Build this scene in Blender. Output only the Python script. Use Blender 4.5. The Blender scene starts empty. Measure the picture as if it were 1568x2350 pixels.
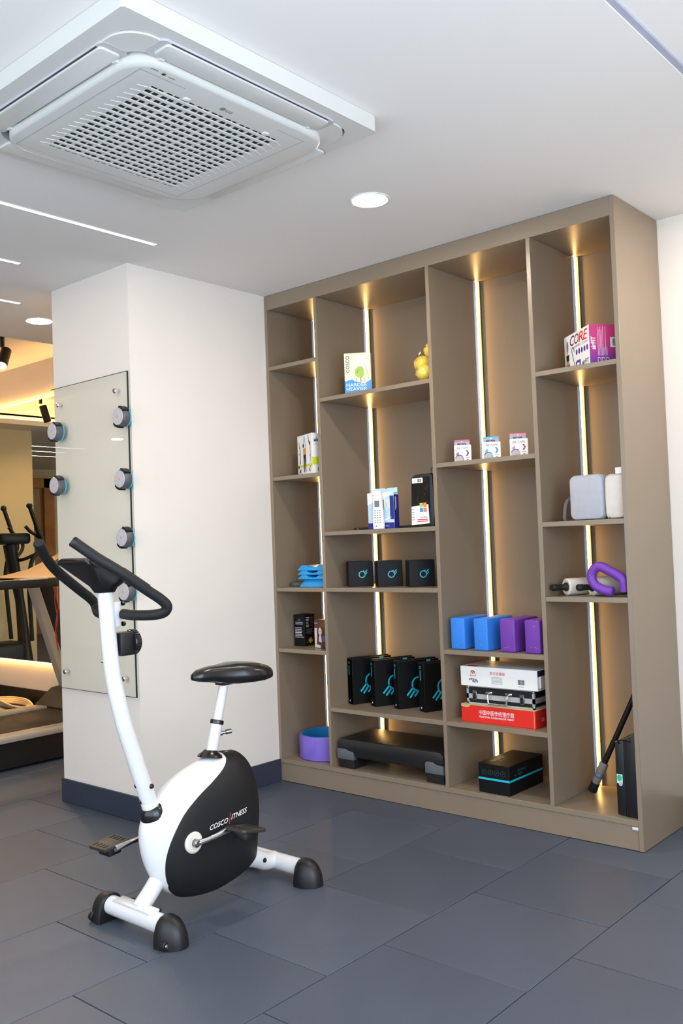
import bpy, bmesh, math, random
from mathutils import Vector, Matrix
PI = math.pi
R = math.radians
C = bpy.context.scene.collection
scene = bpy.context.scene

# ------------------------------------------------------------------ camera, world, exposure, daylight
cam_data = bpy.data.cameras.new('camera')
cam = bpy.data.objects.new('camera', cam_data); C.objects.link(cam); scene.camera = cam
YAW, PITCH, ROLL = -0.715974, 0.034116, -0.037387
fw = Vector((math.sin(YAW)*math.cos(PITCH), math.cos(YAW)*math.cos(PITCH), math.sin(PITCH)))
rt = Vector((math.cos(YAW), -math.sin(YAW), 0)); up = rt.cross(fw)
rt2 = rt*math.cos(ROLL) + up*math.sin(ROLL); up2 = -rt*math.sin(ROLL) + up*math.cos(ROLL)
M = Matrix((rt2, up2, -fw)).transposed().to_4x4()
M.translation = Vector((3.51755, -3.46541, 1.24873))
cam.matrix_world = M
cam_data.sensor_fit = 'HORIZONTAL'; cam_data.sensor_width = 36
cam_data.lens = 36*2101.8/1568
cam_data.clip_start = 0.05

world = bpy.data.worlds.new('world'); scene.world = world; world.use_nodes = True
bgn = world.node_tree.nodes['Background']
bgn.inputs[0].default_value = (0.75, 0.86, 1.0, 1); bgn.inputs[1].default_value = 0.6

vs = scene.view_settings
vs.view_transform = 'Standard'; vs.look = 'None'; vs.gamma = 1; vs.use_curve_mapping = False
vs.exposure = 0.0

def window_light(name, loc, size, rot, power, col):
    ld = bpy.data.lights.new(name, 'AREA'); ld.shape = 'RECTANGLE'
    ld.size, ld.size_y = size; ld.energy = power; ld.color = col
    o = bpy.data.objects.new(name, ld); C.objects.link(o)
    o.location = loc; o.rotation_euler = rot
    return o
# daylight through the glazed right wall (faces -x) and the glazed wall behind the camera (faces +y)
window_light('daylight_right', (4.16, -2.7, 1.45), (3.0, 2.3), (R(90), 0, R(90)), 132, (0.77, 0.88, 1.0))
window_light('daylight_front', (1.7, -4.36, 1.45), (4.2, 2.3), (R(90), 0, 0), 86, (0.77, 0.88, 1.0))

# ------------------------------------------------------------------ materials
def lin(c):
    if isinstance(c, str):
        c = tuple(int(c[i:i+2], 16) for i in (0, 2, 4))
    return tuple(((v/255)/12.92 if v/255 <= .04045 else ((v/255+.055)/1.055)**2.4) for v in c)
MATS = {}
def mat(name, col, rough=.5, metal=0., vary=.05, scale=14., bump=0., bscale=120., coat=0., spec=.5, alpha=1.):
    if name in MATS: return MATS[name]
    m = bpy.data.materials.new(name); m.use_nodes = True
    nt = m.node_tree; b = nt.nodes['Principled BSDF']
    c = lin(col)
    tc = nt.nodes.new('ShaderNodeTexCoord')
    nz = nt.nodes.new('ShaderNodeTexNoise'); nz.inputs['Scale'].default_value = scale; nz.inputs['Detail'].default_value = 4
    nt.links.new(tc.outputs['Object'], nz.inputs['Vector'])
    rp = nt.nodes.new('ShaderNodeValToRGB')
    rp.color_ramp.elements[0].position = .3; rp.color_ramp.elements[1].position = .7
    rp.color_ramp.elements[0].color = tuple(v*(1-vary) for v in c)+(1,)
    rp.color_ramp.elements[1].color = tuple(min(1, v*(1+vary)) for v in c)+(1,)
    nt.links.new(nz.outputs['Fac'], rp.inputs['Fac']); nt.links.new(rp.outputs['Color'], b.inputs['Base Color'])
    b.inputs['Roughness'].default_value = rough; b.inputs['Metallic'].default_value = metal
    b.inputs['Specular IOR Level'].default_value = spec
    b.inputs['Coat Weight'].default_value = coat; b.inputs['Coat Roughness'].default_value = .15
    b.inputs['Alpha'].default_value = alpha
    if bump:
        n2 = nt.nodes.new('ShaderNodeTexNoise'); n2.inputs['Scale'].default_value = bscale; n2.inputs['Detail'].default_value = 3
        nt.links.new(tc.outputs['Object'], n2.inputs['Vector'])
        bp = nt.nodes.new('ShaderNodeBump'); bp.inputs['Strength'].default_value = bump; bp.inputs['Distance'].default_value = .002
        nt.links.new(n2.outputs['Fac'], bp.inputs['Height']); nt.links.new(bp.outputs['Normal'], b.inputs['Normal'])
    MATS[name] = m
    return m
def emit(name, col, strength):
    if name in MATS: return MATS[name]
    m = bpy.data.materials.new(name); m.use_nodes = True
    nt = m.node_tree; nt.nodes.clear()
    e = nt.nodes.new('ShaderNodeEmission'); o = nt.nodes.new('ShaderNodeOutputMaterial')
    e.inputs[0].default_value = col+(1,); e.inputs[1].default_value = strength
    nt.links.new(e.outputs[0], o.inputs[0]); MATS[name] = m
    return m
def clear(name, tint, gloss_rough=.02, ior=1.5):
    m = bpy.data.materials.new(name); m.use_nodes = True
    nt = m.node_tree; nt.nodes.clear()
    t = nt.nodes.new('ShaderNodeBsdfTransparent'); t.inputs[0].default_value = tint+(1,)
    g = nt.nodes.new('ShaderNodeBsdfGlossy'); g.inputs['Roughness'].default_value = gloss_rough
    f = nt.nodes.new('ShaderNodeFresnel'); f.inputs[0].default_value = ior
    x = nt.nodes.new('ShaderNodeMixShader'); o = nt.nodes.new('ShaderNodeOutputMaterial')
    ge = nt.nodes.new('ShaderNodeNewGeometry'); mt = nt.nodes.new('ShaderNodeMath'); mt.operation = 'SUBTRACT'; mt.use_clamp = True   # reflect at outer faces only
    nt.links.new(f.outputs[0], mt.inputs[0]); nt.links.new(ge.outputs['Backfacing'], mt.inputs[1])
    nt.links.new(mt.outputs[0], x.inputs[0]); nt.links.new(t.outputs[0], x.inputs[1]); nt.links.new(g.outputs[0], x.inputs[2])
    nt.links.new(x.outputs[0], o.inputs[0]); MATS[name] = m
    return m

PAINT = mat('wall_paint', (236, 228, 219), .75, vary=.015, scale=3, bump=.12, bscale=240)
CEIL = mat('ceiling_paint', (234, 230, 226), .8, vary=.012, scale=2, bump=.05, bscale=200)
BASEB = mat('baseboard_paint', (50, 58, 74), .45, vary=.04)
RUBBER = mat('rubber_tile', (74, 81, 94), .46, vary=.07, scale=3.5, bump=.25, bscale=420)
JOINT = mat('tile_joint', (24, 26, 31), .9)
LAM = mat('taupe_laminate', (138, 122, 103), .33, vary=.02, scale=6, bump=.03, bscale=500, spec=.5)
ALU = mat('aluminium', (196, 196, 194), .4, .35)
CHROME = mat('chrome', (225, 225, 228), .12, 1.)
STEEL = mat('brushed_steel', (150, 150, 150), .35, 1.)
WHITEP = mat('white_powder_coat', (222, 222, 223), .3, vary=.01, coat=.3)
WHITESH = mat('white_plastic_shell', (226, 226, 228), .32, vary=.01, coat=.3)
ACW = mat('cassette_plastic', (206, 206, 202), .45, vary=.01)
ACV = mat('vane_plastic', (207, 206, 202), .55, vary=.01)
BLKP = mat('black_plastic', (18, 18, 20), .42, vary=.08, bump=.15, bscale=600)
BLKM = mat('black_cover_plastic', (21, 21, 23), .5, vary=.08, bump=.2, bscale=500)
BLKG = mat('black_vinyl', (17, 17, 18), .26, vary=.1, coat=.25)
FOAM = mat('black_foam_grip', (14, 14, 15), .62, vary=.1, bump=.3, bscale=400)
DARK = mat('dark_void', (8, 8, 9), .8)
CARD_B = mat('black_carton', (13, 13, 15), .55, vary=.06, spec=.25)
CYAN = mat('cyan_ink', (33, 190, 214), .4)
WINK = mat('white_ink', (240, 240, 240), .5)
KINK = mat('black_ink', (22, 22, 26), .5)
GINK = mat('grey_ink', (120, 120, 124), .5)
RINK = mat('red_ink', (214, 48, 48), .5)
CARD_W = mat('white_carton', (236, 234, 230), .45, vary=.02)
CARD_C = mat('cream_carton', (240, 228, 196), .45, vary=.03)
KRAFT = mat('kraft_board', (205, 178, 130), .8, vary=.08)
BRONZE = mat('bronze_anodised', (96, 82, 66), .45, .4)
LED_WARM = emit('led_strip_glow', (1.0, 0.60, 0.20), 24)
LED_WHITE = emit('ceiling_line_glow', (1.0, 0.84, 0.66), 24)
DOWN = emit('downlight_glow', (1.0, 0.88, 0.73), 275)
COVE = emit('cove_led_glow', (1.0, 0.52, 0.16), 60)
SPOT = emit('spot_lens_glow', (1.0, 0.74, 0.44), 1500)

# ------------------------------------------------------------------ mesh helpers
def bx(bm, x0, x1, y0, y1, z0, z1, mi=0, bev=0., seg=2):
    x0, x1 = min(x0, x1), max(x0, x1); y0, y1 = min(y0, y1), max(y0, y1); z0, z1 = min(z0, z1), max(z0, z1)
    g = bmesh.ops.create_cube(bm, size=1)
    vs_ = g['verts']
    for v in vs_:
        v.co = Vector(((x0+x1)/2+v.co.x*(x1-x0), (y0+y1)/2+v.co.y*(y1-y0), (z0+z1)/2+v.co.z*(z1-z0)))
    fs = set(f for v in vs_ for f in v.link_faces)
    for f in fs: f.material_index = mi
    if bev:
        es = set(e for v in vs_ for e in v.link_edges)
        r = bmesh.ops.bevel(bm, geom=list(es), offset=bev, segments=seg, affect='EDGES', profile=.5)
        for f in r['faces']: f.material_index = mi
def box_bm(*a, **k):
    bm = bmesh.new(); bx(bm, *a, **k); return bm
def prism(bm, pts, axis, a, b, mi=0, bev=0.):
    """polygon pts (u,v) extruded along axis from a to b; x: (y,z)  y: (x,z)  z: (x,y)"""
    def P(u, v, w):
        return {'x': (w, u, v), 'y': (u, w, v), 'z': (u, v, w)}[axis]
    va = [bm.verts.new(P(u, v, a)) for u, v in pts]; vb = [bm.verts.new(P(u, v, b)) for u, v in pts]
    fs = [bm.faces.new(va[::-1]), bm.faces.new(vb)]
    n = len(pts)
    for i in range(n):
        fs.append(bm.faces.new((va[i], va[(i+1) % n], vb[(i+1) % n], vb[i])))
    bmesh.ops.recalc_face_normals(bm, faces=fs)
    for f in fs: f.material_index = mi
    if bev:
        es = set(e for f in fs[:2] for e in f.edges)
        r = bmesh.ops.bevel(bm, geom=list(es), offset=bev, segments=2, affect='EDGES', profile=.5)
        for f in r['faces']: f.material_index = mi
def cyl(bm, p0, p1, r0, r1=None, n=20, mi=0, caps=True):
    r1 = r0 if r1 is None else r1
    p0, p1 = Vector(p0), Vector(p1); d = (p1-p0).normalized()
    a = d.orthogonal().normalized(); b = d.cross(a)
    A = [bm.verts.new(p0+(a*math.cos(t)+b*math.sin(t))*r0) for t in [2*PI*i/n for i in range(n)]]
    B = [bm.verts.new(p1+(a*math.cos(t)+b*math.sin(t))*r1) for t in [2*PI*i/n for i in range(n)]]
    fs = [bm.faces.new((A[i], A[(i+1) % n], B[(i+1) % n], B[i])) for i in range(n)]
    if caps: fs += [bm.faces.new(A[::-1]), bm.faces.new(B)]
    for f in fs: f.material_index = mi
def lathe(bm, prof, n=28, mi=0, origin=(0, 0, 0), axis=(0, 0, 1), closed=False):
    """prof: list of (r, h) about axis"""
    o = Vector(origin); d = Vector(axis).normalized(); a = d.orthogonal().normalized(); b = d.cross(a)
    rings = []
    for r, h in prof:
        if r < 1e-6: rings.append([bm.verts.new(o+d*h)])
        else: rings.append([bm.verts.new(o+d*h+(a*math.cos(2*PI*i/n)+b*math.sin(2*PI*i/n))*r) for i in range(n)])
    pairs = list(zip(rings[:-1], rings[1:]))
    if closed: pairs.append((rings[-1], rings[0]))
    for A, B in pairs:
        for i in range(n):
            j = (i+1) % n
            if len(A) == 1 and len(B) == 1: continue
            if len(A) == 1: f = bm.faces.new((A[0], B[j], B[i]))
            elif len(B) == 1: f = bm.faces.new((A[i], A[j], B[0]))
            else: f = bm.faces.new((A[i], A[j], B[j], B[i]))
            f.material_index = mi
def spline(pts, k=8):
    P = [Vector(p) for p in pts]; P = [P[0]*2-P[1]]+P+[P[-1]*2-P[-2]]
    out = []
    for i in range(1, len(P)-2):
        for s in range(k):
            t = s/k
            out.append(.5*((2*P[i])+(P[i+1]-P[i-1])*t+(2*P[i-1]-5*P[i]+4*P[i+1]-P[i+2])*t*t+(3*P[i]-P[i-1]-3*P[i+1]+P[i+2])*t**3))
    out.append(P[-2]); return out
def tube(bm, pts, r, n=14, mi=0, smooth=6, caps=True, flat=None):
    """r: number or list per control point; flat: (direction, factor) squash"""
    ctrl = len(pts)
    path = spline(pts, smooth) if smooth else [Vector(p) for p in pts]
    def rad(i):
        if not isinstance(r, (list, tuple)): return r
        t = i/(len(path)-1)*(ctrl-1); j = min(int(t), ctrl-2); return r[j]+(r[j+1]-r[j])*(t-j)
    d0 = (path[1]-path[0]).normalized(); a = d0.orthogonal().normalized(); rings = []
    for i, p in enumerate(path):
        d = (path[min(i+1, len(path)-1)]-path[max(i-1, 0)]).normalized()
        a = (a-d*a.dot(d)).normalized(); b = d.cross(a)
        rings.append([bm.verts.new(p+(a*math.cos(2*PI*k/n)+b*math.sin(2*PI*k/n))*rad(i)) for k in range(n)])
    fs = []
    for A, B in zip(rings[:-1], rings[1:]):
        for k in range(n):
            fs.append(bm.faces.new((A[k], A[(k+1) % n], B[(k+1) % n], B[k])))
    if caps: fs += [bm.faces.new(rings[0][::-1]), bm.faces.new(rings[-1])]
    for f in fs: f.material_index = mi
def tube_bm(*a, **k):
    bm = bmesh.new(); tube(bm, *a, **k); return bm
def sphere(bm, c, r, sc=(1, 1, 1), u=20, v=12, mi=0):
    g = bmesh.ops.create_uvsphere(bm, u_segments=u, v_segments=v, radius=1)
    for q in g['verts']: q.co = Vector((c[0]+q.co.x*r*sc[0], c[1]+q.co.y*r*sc[1], c[2]+q.co.z*r*sc[2]))
    for f in set(f for q in g['verts'] for f in q.link_faces): f.material_index = mi
def rrect(x0, x1, y0, y1, r, n=5):
    out = []
    for cx, cy, a0 in ((x1-r, y1-r, 0), (x0+r, y1-r, 90), (x0+r, y0+r, 180), (x1-r, y0+r, 270)):
        for i in range(n+1):
            t = R(a0+90*i/n); out.append((cx+r*math.cos(t), cy+r*math.sin(t)))
    return out
def loft(bm, loops, mi=0, caps=True):
    rings = [[bm.verts.new(p) for p in L] for L in loops]; n = len(rings[0]); fs = []
    for A, B in zip(rings[:-1], rings[1:]):
        for i in range(n): fs.append(bm.faces.new((A[i], A[(i+1) % n], B[(i+1) % n], B[i])))
    if caps: fs += [bm.faces.new(rings[0][::-1]), bm.faces.new(rings[-1])]
    bmesh.ops.recalc_face_normals(bm, faces=fs)
    for f in fs: f.material_index = mi
def obj(name, bm, m, parent=None, loc=None, rot=None, label=None, sharp=38):
    me = bpy.data.meshes.new(name); bm.to_mesh(me); bm.free()
    for q in (m if isinstance(m, (list, tuple)) else [m]): me.materials.append(q)
    me.shade_smooth(); me.set_sharp_from_angle(angle=R(sharp))
    o = bpy.data.objects.new(name, me); C.objects.link(o)
    if parent: o.parent = parent
    if loc: o.location = loc
    if rot: o.rotation_euler = rot
    if label: o['label'] = label
    return o
def thing(name, label, cat, loc=(0, 0, 0), rotz=0, group=None):
    o = bpy.data.objects.new(name, None); C.objects.link(o); o.empty_display_size = .05
    o.location = loc; o.rotation_euler = (0, 0, R(rotz)); o['label'] = label; o['category'] = cat
    if group: o['group'] = group
    return o
def tag(o, label, cat, group=None):
    o['label'] = label; o['category'] = cat
    if group: o['group'] = group
    return o
def struct(o, label=None):
    o['kind'] = 'structure'
    if label: o['label'] = label
    return o
def dup(root, loc, rotz=None, label=None, group=None):
    r = root.copy(); C.objects.link(r); r.location = loc
    if rotz is not None: r.rotation_euler = (0, 0, R(rotz))
    if label: r['label'] = label
    if group: r['group'] = group
    for ch in list(root.children):
        c = ch.copy(); C.objects.link(c); c.parent = r
        for g in list(ch.children):
            d = g.copy(); C.objects.link(d); d.parent = c
    return r
TXT = {}
def text_geo(s, shear=0., bold=0.):
    k = (s, shear, bold)
    if k not in TXT:
        cu = bpy.data.curves.new('lettering', 'FONT'); cu.body = s; cu.size = 1; cu.shear = shear; cu.offset = bold
        cu.resolution_u = 3
        o = bpy.data.objects.new('lettering', cu); C.objects.link(o)
        bpy.context.view_layer.update()
        dg = bpy.context.evaluated_depsgraph_get()
        me = bpy.data.meshes.new_from_object(o.evaluated_get(dg))
        vs_ = [tuple(v.co) for v in me.vertices]; fs = [tuple(p.vertices) for p in me.polygons]
        bpy.data.objects.remove(o); bpy.data.curves.remove(cu); bpy.data.meshes.remove(me)
        xs = [v[0] for v in vs_] or [0]; ys = [v[1] for v in vs_] or [0]
        x0, x1, y0, y1 = min(xs), max(xs), min(ys), max(ys)
        w, h = max(x1-x0, 1e-6), max(y1-y0, 1e-6)
        TXT[k] = ([((v[0]-x0)/w, (v[1]-y0)/h) for v in vs_], fs)
    return TXT[k]
class Print:
    """flat ink lying on a surface: origin o (lower left), u and v directions, n outward normal (local coordinates of the thing)"""
    def __init__(s, o, u, v, lift=.0006):
        s.o, s.u, s.v = Vector(o), Vector(u).normalized(), Vector(v).normalized(); s.n = s.u.cross(s.v)
        s.bm = bmesh.new(); s.m = []; s.lift = lift; s.k = 0
    def P(s, x, y): return s.o+s.u*x+s.v*y+s.n*(s.lift+s.k*.00015)
    def mi(s, m):
        if m not in s.m: s.m.append(m)
        return s.m.index(m)
    def face(s, pts, m):
        f = s.bm.faces.new([s.bm.verts.new(s.P(*p)) for p in pts])
        f.material_index = s.mi(m)
        f.normal_update()
        if f.normal.dot(s.n) < 0: f.normal_flip()
    def layer(s): s.k += 1; return s
    def rect(s, x0, x1, y0, y1, m): s.face([(x0, y0), (x1, y0), (x1, y1), (x0, y1)], m)
    def poly(s, pts, m): s.face(pts, m)
    def ell(s, cx, cy, rx, ry, m, n=18): s.face([(cx+rx*math.cos(2*PI*i/n), cy+ry*math.sin(2*PI*i/n)) for i in range(n)], m)
    def line(s, pts, w, m):
        for (a, b), (c, d) in zip(pts[:-1], pts[1:]):
            L = math.hypot(c-a, d-b) or 1e-6; px, py = -(d-b)/L*w/2, (c-a)/L*w/2
            s.face([(a+px, b+py), (c+px, d+py), (c-px, d-py), (a-px, b-py)], m)
    def arc(s, cx, cy, r, a0, a1, w, m, n=16):
        s.line([(cx+r*math.cos(R(a0+(a1-a0)*i/n)), cy+r*math.sin(R(a0+(a1-a0)*i/n))) for i in range(n+1)], w, m)
    def text(s, t, x0, x1, y0, y1, m, rot=0, shear=0., bold=0.):
        """fit text into the box; rot 90 reads upward"""
        vs_, fs = text_geo(t, shear, bold)
        def q(a, b):
            if rot == 90: return (x0+(1-b)*(x1-x0), y0+a*(y1-y0))
            if rot == 180: return (x0+(1-a)*(x1-x0), y0+(1-b)*(y1-y0))
            return (x0+a*(x1-x0), y0+b*(y1-y0))
        V = [s.bm.verts.new(s.P(*q(*p))) for p in vs_]
        for f in fs:
            try:
                ff = s.bm.faces.new([V[i] for i in f])
                ff.material_index = s.mi(m); ff.normal_update()
                if ff.normal.dot(s.n) < 0: ff.normal_flip()
            except ValueError: pass
    def lines(s, x0, x1, ys, h, m, seed=1):
        rd = random.Random(seed)
        for y in ys:
            s.rect(x0, x0+(x1-x0)*rd.uniform(.7, 1), y, y+h, m)
    def barcode(s, x0, x1, y0, y1, seed=3):
        rd = random.Random(seed); x = x0
        while x < x1-.0006:
            w = min(rd.choice((.0007, .0012, .0018))*(x1-x0)/.03, x1-x); s.rect(x, x+w, y0, y1, KINK); x += w+rd.choice((.0007, .0013))*(x1-x0)/.03
    def build(s, name, parent, label=None):
        return obj(name, s.bm, s.m, parent, label=label)

# ------------------------------------------------------------------ room shell
H = 2.6
# floor slab and rubber tiles
fl = struct(obj('floor', box_bm(-10.2, 4.3, -5.5, .8, -.08, -.012), JOINT))
TX0, TP, TY0, TQ = .165, .505, -.715, .518
TONES = (RUBBER, mat('rubber_tile_darker', (71, 78, 91), .46, vary=.07, scale=3.5, bump=.25, bscale=420), mat('rubber_tile_lighter', (76, 83, 96), .5, vary=.07, scale=3.5, bump=.25, bscale=420))
tile_me = None; outer = bmesh.new()
rd = random.Random(5)
for i in range(-21, 12):
    for j in range(-13, 4):
        x0 = TX0+TP*i; y0 = TY0+TQ*j+(0 if i % 2 else TQ/2)
        if x0 < -10.1 or x0+TP > 4.6 or y0 < -5.8 or y0+TQ > 1.0: continue
        near = -4.2 < x0 < 3.3 and -2.9 < y0 < .9
        if near:
            if tile_me is None:
                bm = bmesh.new(); bx(bm, .0016, TP-.0016, .0016, TQ-.0016, -.012, 0, bev=.0008, seg=1)
                o = obj('floor_tile', bm, RUBBER, fl); tile_me = [o.data, o.data.copy(), o.data.copy()]
                for q, mm in zip(tile_me, TONES): q.materials[0] = mm
            else:
                o = bpy.data.objects.new('floor_tile', rd.choice(tile_me)); C.objects.link(o); o.parent = fl
            o.location = (x0, y0, -rd.uniform(0, .0012))
        else:
            bx(outer, x0+.0013, x0+TP-.0013, y0+.0013, y0+TQ-.0013, -.012, 0)
oo = obj('outer_tiles', outer, RUBBER, fl); oo['kind'] = 'stuff'
# ceiling: low part at 2.6, warm tray at left, slightly raised field at right
bm = bmesh.new()
bx(bm, -1.71, 2.56, -5.4, .66, H, 2.72)
bx(bm, 2.56, 4.3, -5.4, .44, H+.012, 2.72)
bx(bm, -5.25, -1.71, -5.4, -3.6, H, 2.72)
bx(bm, -10.2, -5.25, -5.4, .66, H, 2.72)
struct(obj('ceiling', bm, CEIL))
bm = bmesh.new()
bx(bm, -5.4, -1.6, -3.7, .72, 2.87, 2.95)
bx(bm, -1.71, -1.6, -3.7, .66, 2.70, 2.88); bx(bm, -5.36, -5.25, -3.7, .66, 2.70, 2.88); bx(bm, -5.36, -1.6, -3.7, -3.6, 2.70, 2.88)
struct(obj('ceiling_tray', bm, CEIL))
# thin strip along the ceiling step, grey colour standing in for a shadow gap
struct(obj('trim_1', box_bm(2.558, 2.578, -4.3, .44, H+.004, H+.0118), mat('shadow_gap_grey', (168, 170, 186), .7)))
# walls
struct(obj('wall_back', box_bm(0, 4.25, .44, .6, 0, 2.75), PAINT))
struct(obj('wall_pillar', box_bm(-.65, 0, -.889, .66, 0, H), PAINT))
struct(obj('wall_mirror_side', box_bm(-10.2, -.65, .66, .8, 0, 2.95), PAINT))
CREAM = mat('cream_wall_paint', (222, 205, 165), .7, vary=.02, scale=3)
struct(obj('wall_partition', box_bm(-5.72, -5.55, -.61, .66, 0, H), CREAM))
struct(obj('wall_left', box_bm(-10.2, -9.6, -5.3, .66, 0, H), CREAM))
bm = bmesh.new()   # right wall with a wide window opening
bx(bm, 4.1, 4.22, -4.3, -4.2, 0, 2.75); bx(bm, 4.1, 4.22, -1.2, .44, 0, 2.75)
bx(bm, 4.1, 4.22, -4.2, -1.2, 0, .3); bx(bm, 4.1, 4.22, -4.2, -1.2, 2.6, 2.75)
struct(obj('wall_right', bm, PAINT))
bm = bmesh.new()   # wall behind the camera: glazed bay added closer in to brighten the near ceiling, then a solid stretch set farther back
bx(bm, -10.2, -.6, -5.5, -5.3, 0, 2.75); bx(bm, -.6, -.4, -5.5, -4.3, 0, 2.75); bx(bm, 3.8, 4.22, -4.5, -4.3, 0, 2.75)
bx(bm, -.4, 3.8, -4.5, -4.3, 0, .3); bx(bm, -.4, 3.8, -4.5, -4.3, 2.6, 2.75)
struct(obj('wall_front', bm, PAINT))
FRAME = mat('window_frame_metal', (60, 62, 66), .4, .5)
w1 = struct(obj('window_1', box_bm(4.08, 4.14, -4.2, -1.2, .3, .36), FRAME))
w2 = struct(obj('window_2', box_bm(-.4, 3.8, -4.34, -4.28, .3, .36), FRAME))
for k in range(4):
    y = -4.2+k*2.94/3; obj('window_post', box_bm(4.08, 4.14, y, y+.06, .36, 2.54), FRAME, w1)
    x = -.4+k*4.14/3; obj('window_post', box_bm(x, x+.06, -4.34, -4.28, .36, 2.54), FRAME, w2)
obj('window_head', box_bm(4.08, 4.14, -4.2, -1.2, 2.54, 2.6), FRAME, w1)
obj('window_head', box_bm(-.4, 3.8, -4.34, -4.28, 2.54, 2.6), FRAME, w2)
# baseboards
bm = bmesh.new(); bx(bm, -.66, .011, -.9, -.889, 0, .115, bev=.002, seg=1)
struct(obj('baseboard_pillar', bm, BASEB))
struct(obj('baseboard_left', box_bm(0, .011, -.889, -.001, 0, .115), BASEB))
struct(obj('baseboard_pillar_side', box_bm(-.661, -.65, -.889, .66, 0, .115), BASEB))
struct(obj('baseboard_back', box_bm(2.001, 4.1, .429, .44, 0, .115), BASEB))
struct(obj('baseboard_mirror_side', box_bm(-5.55, -.662, .645, .66, 0, .115), BLKP))
# timber door in the far wall, seen in the mirror
WOOD = mat('orange_timber', (176, 110, 48), .3, vary=.22, scale=5)
d1 = struct(obj('door_1', box_bm(-9.6, -9.56, -3.12, -2.0, 0, 2.3), mat('brown_door_panel', (150, 110, 66), .18, vary=.1)))
for y0, y1 in ((-3.3, -3.12), (-2.0, -1.85)): obj('door_post', box_bm(-9.6, -9.5, y0, y1, 0, 2.45), WOOD, d1)
obj('door_head', box_bm(-9.6, -9.5, -3.3, -1.85, 2.3, 2.45), WOOD, d1)

# ------------------------------------------------------------------ ceiling lights
def downlight(loc, label, group='round ceiling downlights'):
    t = thing('downlight', label, 'ceiling light', loc, 0, group)
    bm = bmesh.new(); lathe(bm, [(.070, 0), (.070, -.004), (.079, -.004), (.081, 0)], 36); obj('rim', bm, WHITEP, t)
    bm = bmesh.new(); lathe(bm, [(0, -.0045), (.070, -.0045), (.070, -.001)], 36); obj('diffuser', bm, DOWN, t)
    return t
dl = downlight((1.29, -.665, H), 'round glowing downlight in the ceiling in front of the shelving')
dup(dl, (-1.22, -.62, H), label='round glowing downlight at the ceiling edge left of the pillar')
for p, l in (((2.70, .04, H+.012), 'round downlight in the raised ceiling right of the shelving'), ((1.29, -3.6, H), 'round downlight behind the camera'), ((3.4, -3.7, H+.012), 'round downlight in the raised ceiling behind the camera'), ((-5.68, -4.88, H), 'round downlight far left, seen mirrored in the glass board')):
    dup(dl, p, label=l)
def line_light(x, y0, y1, label):
    t = thing('linear_light', label, 'ceiling light', (x, 0, H), 0, 'recessed light lines in the ceiling')
    bm = bmesh.new(); bx(bm, -.0125, -.010, y0, y1, -.003, 0); bx(bm, .010, .0125, y0, y1, -.003, 0); bx(bm, -.0125, .0125, y1, y1+.003, -.003, 0); obj('rim', bm, WHITEP, t)
    obj('diffuser', box_bm(-.010, .010, y0, y1, -.002, 0), LED_WHITE, t)
line_light(.30, -4.2, -.954, 'long glowing light line in the ceiling, nearest the air conditioner')
line_light(-.33, -4.2, -1.25, 'glowing light line in the ceiling, middle one of three')
line_light(-.95, -5.2, -.897, 'glowing light line in the ceiling, farthest left of the three')
for x, nm in ((-6.78, 'first'), (-7.28, 'second'), (-7.8, 'third')):
    line_light(x, -5.2, .3, 'light line over the far aisle, %s beyond the partition, seen in the mirror' % nm)
BRUSHB = mat('black_lamp_metal', (22, 21, 20), .4, .3)
def track_spot(loc, tilt, rz, label):
    t = thing('track_spotlight', label, 'spotlight', loc, rz, 'black spotlights in the warm ceiling tray')
    bm = bmesh.new(); bx(bm, -.022, .022, -.05, .05, -.03, 0, bev=.003); bx(bm, -.012, .012, -.012, .012, -.115, -.03); obj('mount', bm, BRUSHB, t)
    def tl(v): return Matrix.Rotation(R(tilt), 4, 'X') @ Vector(v) + Vector((0, 0, -.125))
    bm = bmesh.new(); lathe(bm, [(0, .01), (.030, .008), (.037, 0), (.037, -.165), (.033, -.165), (.033, -.15)], 28)
    for v in bm.verts: v.co = tl(v.co+Vector((.03, 0, -.02)))
    obj('lamp_body', bm, BRUSHB, t)
    bm = bmesh.new(); lathe(bm, [(.033, -.150), (0, -.158)], 28)
    for v in bm.verts: v.co = tl(v.co+Vector((.03, 0, -.02)))
    obj('lens', bm, SPOT, t)
track_spot((-2.62, -.08, 2.87), -38, 42, 'black cylinder spotlight with a glowing lens hanging from the tray')
track_spot((-4.7, -.22, 2.87), -18, 0, 'black tilted spotlight in the tray, seen in the mirror')

# ------------------------------------------------------------------ wall mirror on the left, back lit at top and bottom
mr = thing('wall_mirror', 'large wall mirror with warm light glowing from its edges, left of the pillar', 'mirror', (-3.1, .62, .36))
MIR = mat('mirror_silver', (232, 230, 214), .0, 1., vary=0.)
bm = bmesh.new(); bx(bm, -2.45, 2.445, 0, .006, 0, 2.175); obj('mirror_pane', bm, MIR, mr)
obj('backing', box_bm(-2.4, 2.4, .006, .02, .03, 2.14), BLKP, mr)
obj('led_strip', box_bm(-2.4, 2.4, .022, .034, 2.160, 2.170), COVE, mr)
obj('led_strip', box_bm(-2.4, 2.4, .022, .034, .004, .014), COVE, mr)
# warm cove light on the far side of the tray, above a small ledge
cv = thing('cove_light', 'warm hidden light strip on the far ledge of the ceiling tray', 'light strip', (-5.25, -1.5, 2.62))
obj('ledge', box_bm(0, .10, -2.0, 2.1, -.02, 0), CEIL, cv)
obj('ledge_lip', box_bm(.09, .10, -2.0, 2.1, 0, .03), CEIL, cv)
obj('led_strip', box_bm(.03, .045, -2.0, 2.1, .001, .008), emit('tray_led_glow', (1.0, .56, .2), 120), cv)

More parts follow.
